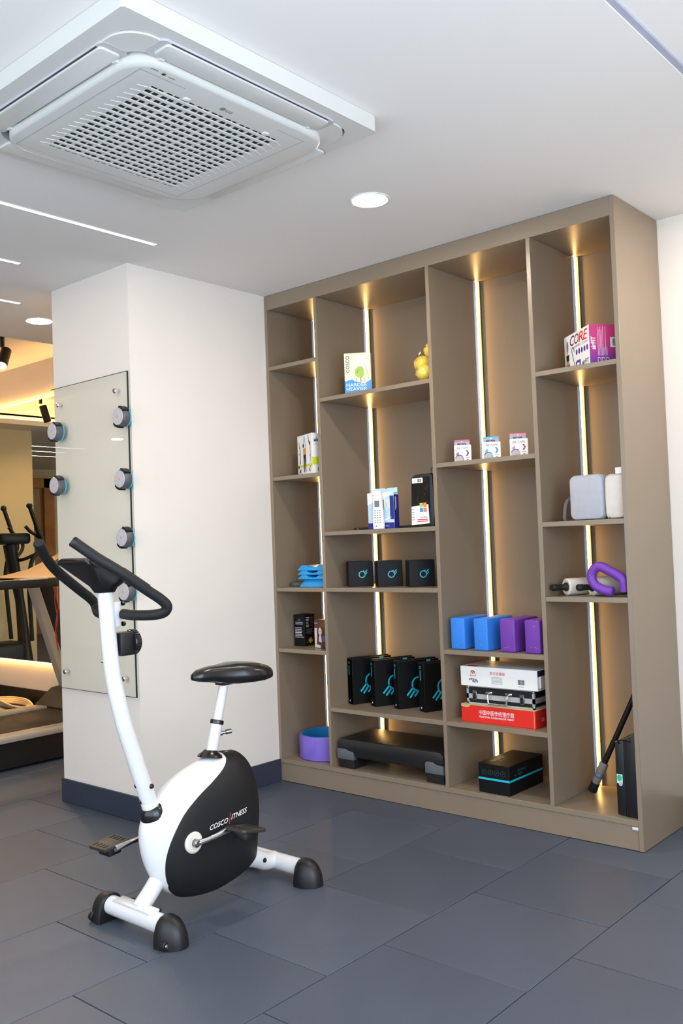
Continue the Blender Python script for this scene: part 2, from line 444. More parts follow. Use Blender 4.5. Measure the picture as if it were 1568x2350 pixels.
# ------------------------------------------------------------------ air conditioner cassette
ac = thing('ceiling_cassette', 'square white ceiling air conditioner with slatted return grille', 'air conditioner', (1.2775, -1.6825, H))
def hollow(bm, outer, inner, z0, z1, mi=0):
    n = len(outer)
    oz0 = [bm.verts.new((x, y, z0)) for x, y in outer]; oz1 = [bm.verts.new((x, y, z1)) for x, y in outer]
    iz0 = [bm.verts.new((x, y, z0)) for x, y in inner]; iz1 = [bm.verts.new((x, y, z1)) for x, y in inner]
    fs = []
    for i in range(n):
        j = (i+1) % n
        fs += [bm.faces.new((oz0[i], oz0[j], oz1[j], oz1[i])), bm.faces.new((iz0[j], iz0[i], iz1[i], iz1[j])), bm.faces.new((oz0[j], oz0[i], iz0[i], iz0[j])), bm.faces.new((oz1[i], oz1[j], iz1[j], iz1[i]))]
    bmesh.ops.recalc_face_normals(bm, faces=fs)
    for f in fs: f.material_index = mi
bm = bmesh.new()
hollow(bm, rrect(-.4775, .4775, -.4825, .4825, .012, 4), rrect(-.42, .42, -.425, .425, .05, 4), -.052, -.001)
obj('outer_frame', bm, ACW, ac)
bm = bmesh.new()
L1 = rrect(-.425, .425, -.43, .43, .085, 8)
hollow(bm, L1, rrect(-.36, .36, -.365, .365, .07, 8), -.057, -.01); obj('inner_frame', bm, ACW, ac)
bm = bmesh.new(); bx(bm, -.41, .41, -.415, .415, -.03, -.003); obj('plenum', bm, DARK, ac)
bm = bmesh.new()   # centre panel, hanging lower, with an opening for the grille
g0 = (-.26, .262, -.268, .288)
Lo = rrect(-.352, .360, -.353, .400, .095, 8)
def sc(L, d): return [(x*(1-d), y*(1-d)) for x, y in L]
n = len(Lo)
gx0, gx1, gy0, gy1 = g0
inner = rrect(gx0, gx1, gy0, gy1, .004, 8)
loops = [[(x, y, -.03) for x, y in Lo], [(x, y, -.073) for x, y in Lo], [(x, y, -.079) for x, y in sc(Lo, .015)], [(x, y, -.0805) for x, y in sc(Lo, .035)], [(x, y, -.0805) for x, y in inner], [(x, y, -.05) for x, y in inner]]
loft(bm, loops, caps=False); obj('centre_panel', bm, ACW, ac)
obj('grille_backing', box_bm(gx0, gx1, gy0, gy1, -.0790, -.05), DARK, ac)
# slats run along y; each tapers at its ends
NS = 17
pitch = (gx1-gx0)/NS
sl = None
bm = bmesh.new()
zb, zt = -.0818, -.0785
w = pitch*.42
loft(bm, [[(-w/2, gy0+.035, zt), (w/2, gy0+.035, zt), (w/2, gy1-.035, zt), (-w/2, gy1-.035, zt)], [(-w/2, gy0+.03, zb), (w*.30, gy0+.03, zb), (w*.30, gy1-.03, zb), (-w/2, gy1-.03, zb)]])
for yy, s_ in ((gy0+.03, -1), (gy1-.03, 1)):
    a = [bm.verts.new(q) for q in ((-w/2, yy, zt), (w*.3, yy, zt), (w*.3, yy, zb), (-w/2, yy, zb))]
    t_ = bm.verts.new((-w/2, yy+s_*.03, zb)); t2 = bm.verts.new((-w/2, yy+s_*.03, zt))
    for f in ((a[0], a[1], t2), (a[3], a[2], t_), (a[1], a[2], t_, t2), (a[0], a[3], t_, t2)): bm.faces.new(f)
bmesh.ops.recalc_face_normals(bm, faces=bm.faces)
s0 = obj('slat', bm, ACW, ac)
for k in range(NS):
    o = s0 if k == 0 else s0.copy()
    if k: C.objects.link(o)
    o.location.x = gx0+pitch*(k+.5)
b0 = None
ys = []
y = gy0+.03
while y < gy1-.03:
    ys += [(y, .012), (y+.028, .005)]; y += .0545
for y, ww in ys:
    bm = bmesh.new(); bx(bm, gx0, gx1, -ww/2, ww/2, -.0796, -.070); o = obj('grille_bar', bm, ACW, ac); o.location.y = y
for a, b in ((gy0, gy0+.03), (gy1-.03, gy1)): obj('grille_end', box_bm(gx0, gx1, a, b, -.0802, -.06), ACW, ac)
# fine groove lines of the grille door
bm = bmesh.new()
for q in ((-.315, .315, -.312, -.3105), (-.315, -.3135, -.312, .315), (.3135, .315, -.312, -.16), (.3135, .315, .2, .315), (-.315, .315, .3135, .315)):
    bx(bm, q[0], q[1], q[2], q[3], -.0812, -.079)
obj('grille_door_seam', bm, mat('seam_grey', (150, 150, 148), .6), ac)
for y in (-.12, .19):
    bm = bmesh.new(); bx(bm, .262, .278, y-.01, y+.01, -.084, -.079, bev=.002); obj('latch', bm, WHITEP, ac)
# four louvre vanes and their dark slots
def vane(cx, cy, L, alongy):
    bm = bmesh.new()
    if alongy: prism(bm, rrect(-.033, .033, -L/2, L/2, .012, 3), 'z', -.064, -.056, bev=.002)
    else: prism(bm, rrect(-L/2, L/2, -.033, .033, .012, 3), 'z', -.064, -.056, bev=.002)
    v = obj('vane', bm, ACV, ac, loc=(cx, cy, 0))
    s_ = (1 if cx > 0 else -1) if alongy else (1 if cy > 0 else -1)
    bm = bmesh.new()
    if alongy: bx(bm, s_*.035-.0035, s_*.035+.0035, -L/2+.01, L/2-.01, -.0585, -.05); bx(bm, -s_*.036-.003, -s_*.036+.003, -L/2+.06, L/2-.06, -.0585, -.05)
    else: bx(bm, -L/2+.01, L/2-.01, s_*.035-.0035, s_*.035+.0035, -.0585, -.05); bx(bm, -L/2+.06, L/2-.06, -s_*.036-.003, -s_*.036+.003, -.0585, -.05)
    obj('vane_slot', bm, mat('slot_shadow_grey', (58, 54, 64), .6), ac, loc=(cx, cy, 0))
    if cx > .3 or cy < -.3:
        bm = bmesh.new()
        if alongy: prism(bm, rrect(-.045, .040, -L/2-.022, L/2+.022, .02, 4), 'z', -.0578, -.05)
        else: prism(bm, rrect(-L/2-.022, L/2+.022, -.040, .045, .02, 4), 'z', -.0578, -.05)
        obj('vane_recess', bm, mat('recess_mauve_grey', (192, 190, 192), .5), ac, loc=(cx, cy, 0))
    bm = bmesh.new()
    for q in (-1, 1):
        if alongy: bx(bm, -s_*.042-.012, -s_*.042+.012, q*(L/2-.03)-.007, q*(L/2-.03)+.007, -.067, -.056)
        else: bx(bm, q*(L/2-.03)-.007, q*(L/2-.03)+.007, -s_*.042-.012, -s_*.042+.012, -.067, -.056)
    obj('vane_arm', bm, ACW, ac, loc=(cx, cy, 0))
vane(.398, .0, .62, True); vane(-.393, .0, .62, True); vane(0.0, -.393, .60, False); vane(0.0, .43, .55, False)
pr = Print((.36, -.30, -.0806), (0, 1, 0), (1, 0, 0), .0012)
pr.ell(.05, -.025, .006, .006, KINK)
pr.rect(.005, .03, -.024, -.021, GINK); pr.rect(.068, .09, -.029, -.026, GINK)
pr.build('sensor_print', ac)
pr = Print((.36, -.30, -.0806), (0, 1, 0), (1, 0, 0), .0012)
pr.ell(.292, -.062, .0085, .0085, GINK); pr.text('LG', .305, .328, -.068, -.056, GINK, bold=.02)
pr.build('maker_mark', ac)

# ------------------------------------------------------------------ glass board on the pillar with clip-on lights
GLASS = clear('clear_float_glass', (.985, .988, .965), .01, 1.5)
GEDGE = mat('glass_edge_green', (38, 52, 48), .3)
gb = thing('glass_board', 'tall clear glass board bolted to the pillar', 'glass board', (-.3235, -.903, .575))
bm = bmesh.new(); bx(bm, -.325, .325, -.008, 0, 0, 1.512); obj('glass_sheet', bm, GLASS, gb)
bm = bmesh.new()
bx(bm, .325, .3275, -.008, 0, 0, 1.512); bx(bm, -.325, .3275, -.008, 0, 1.512, 1.5132); bx(bm, -.325, .3275, -.008, 0, -.0012, 0)
obj('glass_edge', bm, GEDGE, gb)
for x, z in ((-.577, 2.002), (-.089, 2.006), (-.576, .658), (-.083, .656)):
    bm = bmesh.new(); lathe(bm, [(.007, -.014), (.007, .0), (.0125, .001), (.0125, .007), (.009, .010), (.0, .010)], 18, axis=(0, -1, 0))
    b = obj('standoff_bolt', bm, CHROME, gb, loc=(x+.3235, -.008, z-.575))
LGREY = mat('light_grey_face', (196, 190, 196), .5); DGREY = mat('dark_grey_plastic', (92, 88, 92), .45); ORNG = mat('orange_dot', (228, 160, 70), .4)
def pod(loc, label, first=[None]):
    if first[0] is None:
        t = thing('reaction_light', label, 'training light', loc, 0, 'round training lights clipped to the glass board')
        bm = bmesh.new(); lathe(bm, [(0, 0), (.040, 0), (.043, .004), (.045, .025), (.042, .044), (.040, .047), (0, .047)], 32, axis=(0, -1, 0)); obj('housing', bm, DGREY, t)
        bm = bmesh.new(); lathe(bm, [(.0405, .0455), (.0385, .0490), (0, .0495)], 32, axis=(0, -1, 0)); obj('face_disc', bm, LGREY, t)
        bm = bmesh.new(); lathe(bm, [(.007, .0490), (.006, .0505), (0, .0507)], 16, axis=(0, -1, 0)); obj('orange_sensor', bm, ORNG, t)
        for a in (60, 240):
            bm = bmesh.new(); prism(bm, [(.043*math.cos(R(a+q))*1.0, .043*math.sin(R(a+q))) for q in (-28, -10, 10, 28)]+[(.051*math.cos(R(a+q)), .051*math.sin(R(a+q))) for q in (22, 0, -22)], 'y', -.046, -.012); obj('side_clip', bm, BLKP, t)
        bm = bmesh.new(); lathe(bm, [(.0420, .001), (.0452, .003), (.0452, .006), (.0430, .008)], 32, axis=(0, -1, 0)); obj('cyan_ring', bm, CYAN, t)
        bm = bmesh.new()
        for k in range(8):
            a = 2*PI*k/8+.3; lathe(bm, [(.0018, .0492), (.0, .0502)], 8, axis=(0, -1, 0), origin=(.031*math.cos(a), 0, .031*math.sin(a)))
        obj('led_dots', bm, GINK, t)
        first[0] = t; return t
    return dup(first[0], loc, label=label)
PX = -.911
pod((-.010, PX, 1.871), 'round grey clip-on light, topmost on the right edge of the glass board')
pod((-.567, PX, 1.862), 'round grey clip-on light, upper one on the left edge of the glass board')
pod((-.010, PX, 1.582), 'round grey clip-on light, second from top on the right edge of the glass')
pod((-.562, PX, 1.591), 'round grey clip-on light, lower one on the left edge of the glass board')
pod((-.008, PX, 1.312), 'round grey clip-on light, third from top on the right edge of the glass')
pod((-.005, PX, 1.064), 'round grey clip-on light on the glass, behind the bike handlebar')

# ------------------------------------------------------------------ shelving unit
cab = thing('shelving_unit', 'tall taupe built-in shelving unit with glowing vertical light strips', 'shelving')
Z1 = 2.598
BACKY = .42
def part(name, x0, x1, y0, y1, z0, z1, bev=.0012): return obj(name, box_bm(x0, x1, y0, y1, z0, z1, bev=bev, seg=1), LAM, cab)
part('side_panel', 0, .02, 0, .438, .095, Z1); part('side_panel', 1.98, 2.0, 0, .438, .001, Z1)
part('header', .02, 1.98, .0, .018, 2.52, Z1); part('top_board', .02, 1.98, .0182, BACKY, 2.5202, 2.54)
part('base_board', .02, 1.98, 0, BACKY, .097, .12); part('plinth', .004, 1.98, .006, .03, .001, .097)
part('back_panel', .02, 1.98, BACKY, .438, .097, 2.54)
COLS = [(.02, .36), (.38, 1.07), (1.09, 1.60), (1.62, 1.98)]
SH = [[2.212, 1.617, 1.025, .703], [1.997, 1.311, 1.026, .42], [1.600, .746, .421], [1.943, 1.306, .992]]
for x in (.36, 1.07, 1.60): part('divider', x, x+.02, 0.0, BACKY, .12, 2.52)
for (x0, x1), zs in zip(COLS, SH):
    for z in zs: part('shelf', x0, x1, .001, BACKY, z-.021, z)
    lv = [2.52]+[v for z in zs for v in (z-.021, z)]+[.12]
    for a, b in zip(lv[0::2], lv[1::2]):
        # light channel on the left panel beside the back corner, its back lip taller than the front one
        yo = -.027 if x0 < .1 else 0
        bm = bmesh.new(); bx(bm, x0, x0+.0118, .382+yo, .3835+yo, b+.001, a-.001, 1); bx(bm, x0, x0+.003, .3835+yo, .401+yo, b+.001, a-.001); bx(bm, x0, x0+.0225, .401+yo, .404+yo, b+.001, a-.001)
        ch = obj('led_channel', bm, [LAM, WHITEP], cab)
        obj('led_diffuser', box_bm(x0+.003, x0+.0115, .3835+yo, .401+yo, b+.001, a-.001), LED_WARM, ch)
bm = bmesh.new(); bx(bm, 1.955, 1.979, -.001, .006, .082, .093, bev=.001); obj('corner_clip', bm, WHITEP, cab)

# ------------------------------------------------------------------ things on the shelves
def carton(name, label, cat, loc, rz, w, d, h, m, group=None, bev=.0012, body='carton_body'):
    """local: x 0..w front edge, y 0..d depth, z 0..h"""
    t = thing(name, label, cat, loc, rz, group)
    obj(body, box_bm(0, w, 0, d, 0, h, bev=bev, seg=1), m, t)
    return t
E_ = .0006
# column 1, second shelf: resistance band carton
LIME = mat('lime_ink', (206, 214, 40), .45); ORI = mat('orange_ink', (226, 138, 74), .5); SKIN = mat('tan_ink', (196, 140, 110), .5)
t = carton('exercise_band_box', 'white and lime exercise box with stretching figures on the narrow left shelf', 'box', (.305, .012, 1.617+E_), 158, .18, -.10, .21, CARD_W)
# local x runs from the near corner to the back-left; the printed long side is the one at local y=0 seen from +y
pr = Print((.18, 0, 0), (-1, 0, 0), (0, 0, 1))
W_, H_ = .18, .21
pr.rect(.02, .18, .04, .052, LIME); pr.rect(.006, .02, .035, .052, KINK)
pr.layer()
for cx, s_ in ((.09, 1.0),):
    pr.poly([(cx-.016, .105), (cx-.018, .135), (cx+.018, .142), (cx+.016, .105)], ORI)
    pr.ell(cx-.014, .152, .008, .011, KINK); pr.line([(cx-.017, .14), (cx-.004, .2)], .003, KINK); pr.line([(cx+.014, .14), (cx+.003, .2)], .003, KINK)
    pr.poly([(cx-.016, .105), (cx+.016, .105), (cx+.014, .012), (cx+.006, .012), (cx, .09), (cx-.006, .012), (cx-.014, .012)], KINK)
pr.line([(.02, .175), (.03, .15), (.035, .11), (.03, .055)], .007, SKIN); pr.line([(.022, .15), (.03, .14), (.036, .06)], .005, KINK); pr.line([(.03, .112), (.016, .11)], .004, KINK)
pr.line([(.138, .208), (.144, .175)], .004, KINK); pr.line([(.144, .175), (.152, .15), (.16, .17)], .006, KINK); pr.line([(.162, .165), (.16, .11), (.164, .055)], .006, SKIN); pr.line([(.162, .1), (.148, .095)], .004, KINK)
pr.line([(.02, .012), (.03, .03), (.036, .01)], .007, KINK); pr.line([(.03, .012), (.045, .035)], .004, SKIN); pr.poly([(.135, .015), (.138, .032), (.152, .034), (.158, .012)], SKIN); pr.line([(.152, .034), (.162, .04)], .005, KINK)
pr.build('long_side_print', t)
pr = Print((0, 0, 0), (0, -1, 0), (0, 0, 1))
pr.rect(.0, .1, .045, .085, LIME); pr.build('lime_band', t)
pr = Print((0, 0, 0), (0, -1, 0), (0, 0, 1)); pr.text('airFIT', .012, .09, .165, .185, KINK, bold=.03); pr.rect(.005, .04, .15, .1515, GINK); pr.build('lettering', t)
pr = Print((0, 0, 0), (0, -1, 0), (0, 0, 1)); pr.barcode(.03, .07, .012, .03); pr.build('barcode', t)

# column 1, third shelf: stack of blue trays and a grey pad
BLUE = mat('bright_blue_plastic', (24, 150, 214), .35, coat=.2)
def tray_loops(w, d, z, tall):
    return [[(x, y, z) for x, y in rrect(0, w, 0, d, .02, 3)], [(x, y, z+.006) for x, y in rrect(0, w, 0, d, .02, 3)],
            [(x, y, z+tall) for x, y in rrect(.024, w-.024, .02, d-.02, .02, 3)]]
names = ['lowest blue plastic step tray of the stack on the narrow left shelf', 'second blue plastic tray from the bottom of the stack on the narrow left shelf', 'third blue plastic tray from the bottom of the stack on the narrow left shelf', 'topmost notched blue plastic tray of the stack on the narrow left shelf']
zt_ = [0, .040, .064, .086]
for k in range(4):
    t = thing('blue_tray', names[k], 'tray', (.135, .05, 1.0252+E_+zt_[k]), 0, 'blue trays stacked on the left column')
    tall = (.040, .022, .022, .028)[k]
    bm = bmesh.new()
    n_ = 8
    if k == 0:
        loft(bm, tray_loops(.215, .16, 0, tall-.0006))
    else:   # front profile with a sagging notch in the upper edge, extruded in depth
        top_ = [(.030, tall), (.062, tall), (.078, tall-.010), (.105, tall-.013), (.132, tall-.010), (.150, tall), (.19, tall)]
        prism(bm, [(0, 0), (.215, 0), (.215, .006)]+top_[::-1]+[(0, .006)], 'y', 0, .16, bev=.002)
    obj('tray_body', bm, BLUE, t)
    if k == 3:
        bm = bmesh.new(); prism(bm, rrect(.06, .15, .04, .12, .02, 3), 'z', tall-.0125, tall-.0115); obj('grip_pad', bm, mat('blue_grip', (18, 120, 180), .6), t)
t = thing('grey_pad', 'small round dark grey pad beside the blue trays', 'pad', (.078, .13, 1.025+E_))
bm = bmesh.new(); lathe(bm, [(0, 0), (.052, 0), (.056, .004), (.056, .02), (.052, .024), (.044, .0245), (.043, .021), (0, .021)], 30); obj('pad_body', bm, mat('grey_rubber', (82, 80, 78), .7), t)
bm = bmesh.new(); lathe(bm, [(.030, .0212), (.028, .0225), (0, .0228)], 24); obj('pad_centre', bm, BLKP, t)
# column 1, fourth shelf: black carton and small photo carton
t = carton('black_supplement_box', 'black printed box with white text lines and a gold emblem, left column', 'box', (.030, .115, .703+E_), 4, .076, .085, .168, CARD_B)
pr = Print((0, 0, 0), (1, 0, 0), (0, 0, 1))
pr.ell(.038, .140, .012, .006, mat('blue_grey_ink', (60, 76, 96), .5))
pr.lines(.012, .064, [.126, .117], .0028, WINK, 2); pr.lines(.008, .070, [.096, .088, .079, .071, .062, .054, .046], .0026, WINK, 4)
pr.build('front_print', t)
pr = Print((.076, 0, 0), (0, 1, 0), (0, 0, 1))
pr.lines(.010, .040, [.15, .141, .134, .125, .117, .109, .101], .0026, WINK, 6); pr.lines(.05, .075, [.148, .139, .128, .118, .105], .0026, GINK, 8)
pr.lines(.012, .075, [.088, .082, .076, .070, .064], .002, GINK, 9)
GOLD = mat('gold_ink', (224, 176, 66), .4)
for cx, cy in ((.035, .028), (.047, .036), (.056, .026), (.044, .02)): pr.ell(cx, cy, .008, .008, GOLD, 10)
pr.rect(.014, .022, .018, .021, GOLD)
pr.build('side_print', t)
t = carton('photo_box', 'small dark carton printed with a woman with long brown hair', 'box', (.205, .088, .703+E_), -8, .12, .05, .148, mat('dark_maroon_carton', (60, 40, 38), .5))
HAIR = mat('brown_ink', (88, 50, 40), .5); FACE = mat('pale_skin_ink', (226, 196, 180), .5)
pr = Print((0, 0, 0), (1, 0, 0), (0, 0, 1))
pr.rect(.002, .05, .002, .146, mat('pale_grey_ink', (214, 206, 204), .5)); pr.layer()
pr.rect(.002, .118, .104, .146, HAIR); pr.rect(.002, .03, .128, .132, WINK); pr.rect(.05, .118, .112, .132, ORI); pr.layer()
pr.ell(.048, .085, .026, .036, HAIR); pr.poly([(.025, .08), (.018, .02), (.07, .01), (.075, .08)], HAIR); pr.layer()
pr.ell(.048, .086, .013, .022, FACE); pr.poly([(.04, .07), (.056, .07), (.06, .03), (.036, .035)], FACE); pr.layer()
pr.ell(.043, .089, .003, .0015, KINK); pr.ell(.054, .089, .003, .0015, KINK); pr.ell(.049, .074, .004, .0015, RINK)
pr.ell(.08, .05, .012, .016, mat('blue_ink', (44, 84, 170), .5)); pr.rect(.02, .034, .012, .015, WINK)
pr.build('front_print', t)
# column 1, bottom: purple and blue ring
PURP = mat('purple_foam', (130, 104, 206), .45, vary=.05); BLUEI = mat('blue_foam', (14, 128, 196), .5)
t = thing('exercise_ring', 'purple exercise ring with a blue lining lying in the bottom left bay', 'ring', (.192, .185, .12+E_))
bm = bmesh.new(); lathe(bm, [(.150, 0), (.157, .004), (.158, .11), (.155, .122), (.149, .122), (.149, .0)], 48, closed=True); obj('outer_ring', bm, PURP, t)
bm = bmesh.new(); lathe(bm, [(.1485, .001), (.1485, .124), (.143, .124), (.141, .118), (.141, .006), (.143, .001)], 48, closed=True); obj('inner_lining', bm, BLUEI, t)
FILM = clear('clear_film', (.93, .92, .98), .12, 1.45)
bm = bmesh.new(); lathe(bm, [(.1595, .004), (.1597, .105), (.157, .1265), (.150, .1295)], 48); obj('plastic_wrap', bm, FILM, t)

# column 2, top shelf: cream exercise carton and yellow balls in a bag
t = carton('toning_box', 'cream and blue printed carton with a green tube on the second column top shelf', 'box', (.545, .014, 1.997+E_), 33, .134, .045, .203, CARD_C)
SKY = mat('sky_blue_ink', (62, 150, 226), .45); NAVY = mat('navy_ink', (40, 66, 96), .5); GRN = mat('leaf_green_ink', (164, 196, 84), .5); PALE = mat('pale_cream_ink', (250, 246, 226), .5)
pr = Print((0, 0, 0), (1, 0, 0), (0, 0, 1))
pr.poly([(0, 0), (.134, 0), (.134, .066), (.12, .058), (.1, .048), (.05, .06), (.04, .07), (.015, .066), (.008, .06), (0, .066)], SKY)
pr.ell(.082, .15, .034, .038, PALE, 24)
pr.layer()
pr.text('COSCO', .008, .026, .105, .19, NAVY, rot=90, bold=.01)
pr.poly([(.052, .1), (.055, .12), (.068, .134), (.09, .134), (.097, .122), (.099, .09), (.09, .078), (.07, .078), (.056, .086)], GRN)
pr.text('NO. 8', .067, .085, .14, .146, GINK)
pr.line([(.105, .15), (.122, .07)], .0015, SKIN)
for x, m_ in ((.062, SKIN), (.082, NAVY), (.098, SKIN)): pr.line([(x, .08), (x, .054)], .003, m_)
pr.layer()
pr.line([(.064, .1), (.072, .12)], .004, mat('olive_ink', (120, 150, 60), .5))
pr.text('HARDER', .008, .112, .034, .050, WINK, bold=.0); pr.text('HEAVIER', .008, .112, .014, .030, WINK, bold=.0)
pr.build('front_print', t)
pr = Print((0, .045, 0), (0, -1, 0), (0, 0, 1)); pr.rect(0, .045, 0, .066, SKY); pr.build('spine_print', t)
YEL = mat('yellow_rubber', (244, 214, 72), .32, vary=.05, coat=.2)
BALLS = [((1.012, .047, 1.997+.0405), 'yellow ball at the front bottom of the clear bag'), ((.970, .092, 2.0895), 'yellow ball in the middle of the clear bag'), ((1.010, .118, 2.155), 'topmost yellow ball in the clear bag'), ((1.027, .127, 2.0375), 'yellow ball at the back of the clear bag beside the divider')]
b0 = None
BALLS[1] = ((.9725, .088, 2.0905), BALLS[1][1])
for p, l in BALLS:
    if b0 is None:
        t = b0 = thing('yellow_ball', l, 'ball', p, 0, 'yellow balls in the clear bag')
        bm = bmesh.new(); sphere(bm, (0, 0, 0), .0395, (1, 1, .99), 28, 18); obj('ball_skin', bm, YEL, t)
        bm = bmesh.new(); lathe(bm, [(.006, 0), (.005, .0025), (.002, .003), (.002, .001), (0, .001)], 14, origin=(-.012, -.035, .0135), axis=(-.3, -.88, .34)); obj('valve_nub', bm, mat('dull_yellow_valve', (176, 140, 50), .6), t)
    else: dup(b0, p, label=l)
t = thing('clear_bag', 'clear plastic bag holding yellow balls against the divider', 'bag', (1.0, .08, 1.997+E_))
bm = bmesh.new()
for p, l in BALLS:
    sphere(bm, (p[0]-1.0, p[1]-.08, p[2]-1.997), .0425, (1, 1, .94), 14, 9)
r = bmesh.ops.convex_hull(bm, input=bm.verts)
bmesh.ops.delete(bm, geom=[g for g in r['geom_interior'] if isinstance(g, bmesh.types.BMVert)], context='VERTS')
for v in bm.verts:
    q = (math.sin(v.co.x*310)+math.sin(v.co.z*260+v.co.y*200))*.0008; v.co += Vector((q, q, 0))
    v.co.z = max(v.co.z, .0003); v.co.x = min(v.co.x, .068)
obj('plastic_film', bm, FILM, t, sharp=60)
bm = bmesh.new(); tube(bm, [(-.045, -.055, .004), (-.062, -.062, .02), (-.058, -.03, .006)], .0015, 6); obj('bag_corner', bm, FILM, t)

# column 2, second shelf
t = thing('folded_black_case', 'thin black folded case lying flat under the packets', 'case', (.495, .098, 1.311+E_), 0)
obj('case_body', box_bm(0, .56, 0, .10, 0, .013, bev=.004), BLKP, t)
bm = bmesh.new(); bx(bm, .022, .035, -.0012, 0, .004, .009); obj('case_stud', bm, STEEL, t)
obj('case_seam', box_bm(.045, .54, -.0008, 0, .0062, .0072), mat('dull_black', (44, 44, 46), .7), t)
t = thing('remote_packet', 'white flat remote with grey screen and printed keys, standing at the shelf front', 'remote', (.690, .012, 1.311+E_), 8)
bm = bmesh.new(); prism(bm, [(.004, 0), (.062, 0), (.064, .02), (.052, .185), (.012, .188), (.002, .03)], 'y', 0, .014, bev=.002); obj('remote_body', bm, CARD_W, t)
SCR = mat('grey_screen', (120, 124, 122), .25)
pr = Print((0, 0, 0), (1, 0, 0), (0, 0, 1))
pr.rect(.016, .044, .108, .138, SCR)
for r_ in range(6):
    for c_ in range(3): pr.rect(.014+c_*.014, .021+c_*.014, .03+r_*.0115, .034+r_*.0115, GINK)
pr.ell(.022, .014, .003, .003, KINK); pr.ell(.036, .014, .002, .002, GINK)
pr.build('keypad_print', t)
t = thing('blister_pack', 'blue and white hanging blister pack leaning behind the remote', 'packet', (.640, .036, 1.311+E_), 6)
PBLU = mat('pale_blue_carton', (186, 214, 232), .4); DBLU = mat('deep_blue_ink', (34, 38, 128), .4)
bm = bmesh.new(); bx(bm, .004, .156, 0, .046, 0, .178, bev=.002, seg=1); obj('pack_body', bm, PBLU, t)
bm = bmesh.new(); prism(bm, [(.022, .178), (.156, .178), (.157, .2), (.100, .2), (.096, .196), (.088, .196), (.084, .2), (.022, .2)], 'y', .036, .038); obj('hang_tab', bm, PBLU, t)
pr = Print((0, 0, 0), (1, 0, 0), (0, 0, 1))
pr.rect(.004, .156, 0, .03, DBLU); pr.poly([(.004, .12), (.11, .15), (.156, .178), (.004, .178)], WINK)
pr.layer(); pr.rect(.034, .09, .163, .167, RINK); pr.poly([(.074, .093), (.074, .143), (.09, .148), (.138, .141), (.142, .1)], mat('pale_window_ink', (218, 226, 224), .3))
pr.layer(); pr.rect(.076, .1, .095, .142, SCR); pr.line([(.082, .14), (.094, .12), (.1, .098)], .005, GRN); pr.line([(.112, .13), (.118, .1)], .004, GRN); pr.rect(.1035, .107, .096, .142, WINK)
pr.poly([(.08, .034), (.142, .05), (.142, .062), (.08, .04)], WINK); pr.text('2 IN 1', .1, .125, .01, .018, WINK); pr.rect(.134, .156, .045, .16, DBLU)
pr.build('front_print', t)
pr = Print((.156, 0, 0), (0, 1, 0), (0, 0, 1)); pr.rect(.001, .045, .001, .165, DBLU); pr.layer(); pr.rect(.012, .016, .09, .155, WINK); pr.rect(.02, .023, .1, .155, WINK); pr.build('side_print', t)
t = thing('black_pouch', 'black zip pouch in shiny film with a white label, standing by the divider', 'pouch', (.906, .04, 1.311+E_), 4)
bm = bmesh.new(); prism(bm, [(.002, 0), (.126, 0), (.130, .06), (.126, .238), (.112, .252), (.03, .250), (.006, .236), (0, .06)], 'y', 0, .045, bev=.006); obj('pouch_body', bm, BLKP, t)
GLF = mat('gloss_black_film', (16, 16, 17), .12, vary=.2, bump=1.6, bscale=34, coat=.6)
bm = bmesh.new(); prism(bm, [(.008, .004), (.108, .004), (.110, .236), (.012, .232)], 'y', -.0016, .003); obj('film_front', bm, GLF, t)
bm = bmesh.new(); tube(bm, [(.108, .02, .25), (.112, .018, .272), (.122, .02, .278), (.122, .022, .245)], .0018, 8); obj('hang_loop', bm, BLKP, t)
pr = Print((0, -.0018, 0), (1, 0, 0), (0, 0, 1))
pr.rect(.014, .074, .208, .232, CARD_W); pr.layer(); pr.barcode(.044, .066, .212, .228); pr.build('barcode_label', t)
pr = Print((0, -.0018, 0), (1, 0, 0), (0, 0, 1))
pr.poly([(.004, .01), (.104, .016), (.100, .105), (.006, .098)], CARD_W)
pr.layer()
for x0, x1, y0, y1, m_ in ((.052, .07, .094, .114, GRN), (.072, .09, .094, .114, ORI), (.052, .07, .07, .09, SKY), (.072, .09, .07, .09, ORI)): pr.rect(x0, x1, y0, y1, m_)
pr.text('ANTTENU', .054, .092, .042, .05, KINK); pr.rect(.038, .094, .033, .037, RINK); pr.rect(.036, .094, .025, .029, RINK)
pr.lines(.008, .024, [.082, .07, .058, .046, .034], .003, GINK, 3)
pr.build('label_print', t)

# column 2, third shelf: three black cubes with a cyan ring emblem; fourth shelf: four tall black boxes with the same emblem
def emblem(pr, cx, cy, r, w, flip=1):
    pr.arc(cx, cy, r, 0, 360, w, CYAN, 22)
    pr.line([(cx+flip*r*.4, cy+r*1.05), (cx+flip*r*.72, cy+r*1.25)], w, CYAN)
    pr.line([(cx+flip*r*.85, cy+r*.55), (cx+flip*r*1.75, cy+r*1.45)], w, CYAN)
    pr.line([(cx+flip*r*1.05, cy-r*.05), (cx+flip*r*1.72, cy+r*.72)], w, CYAN)
c0 = None
for x, y, l in ((.482, .062, 'leftmost of three black cube boxes with a round cyan emblem'), (.668, .066, 'middle one of three black cube boxes with a round cyan emblem'), (.866, .062, 'rightmost of three black cube boxes with a round cyan emblem, beside the divider')):
    if c0 is None:
        t = c0 = carton('black_cube_box', l, 'box', (x, y, 1.026+E_), 48, .125, .095, .128, CARD_B, 'black cube boxes on the second column')
        pr = Print((0, 0, 0), (1, 0, 0), (0, 0, 1)); emblem(pr, .068, .060, .0155, .0046); pr.build('cyan_emblem', t)
    else: dup(c0, (x, y, 1.026+E_), 48, l)
c0 = None
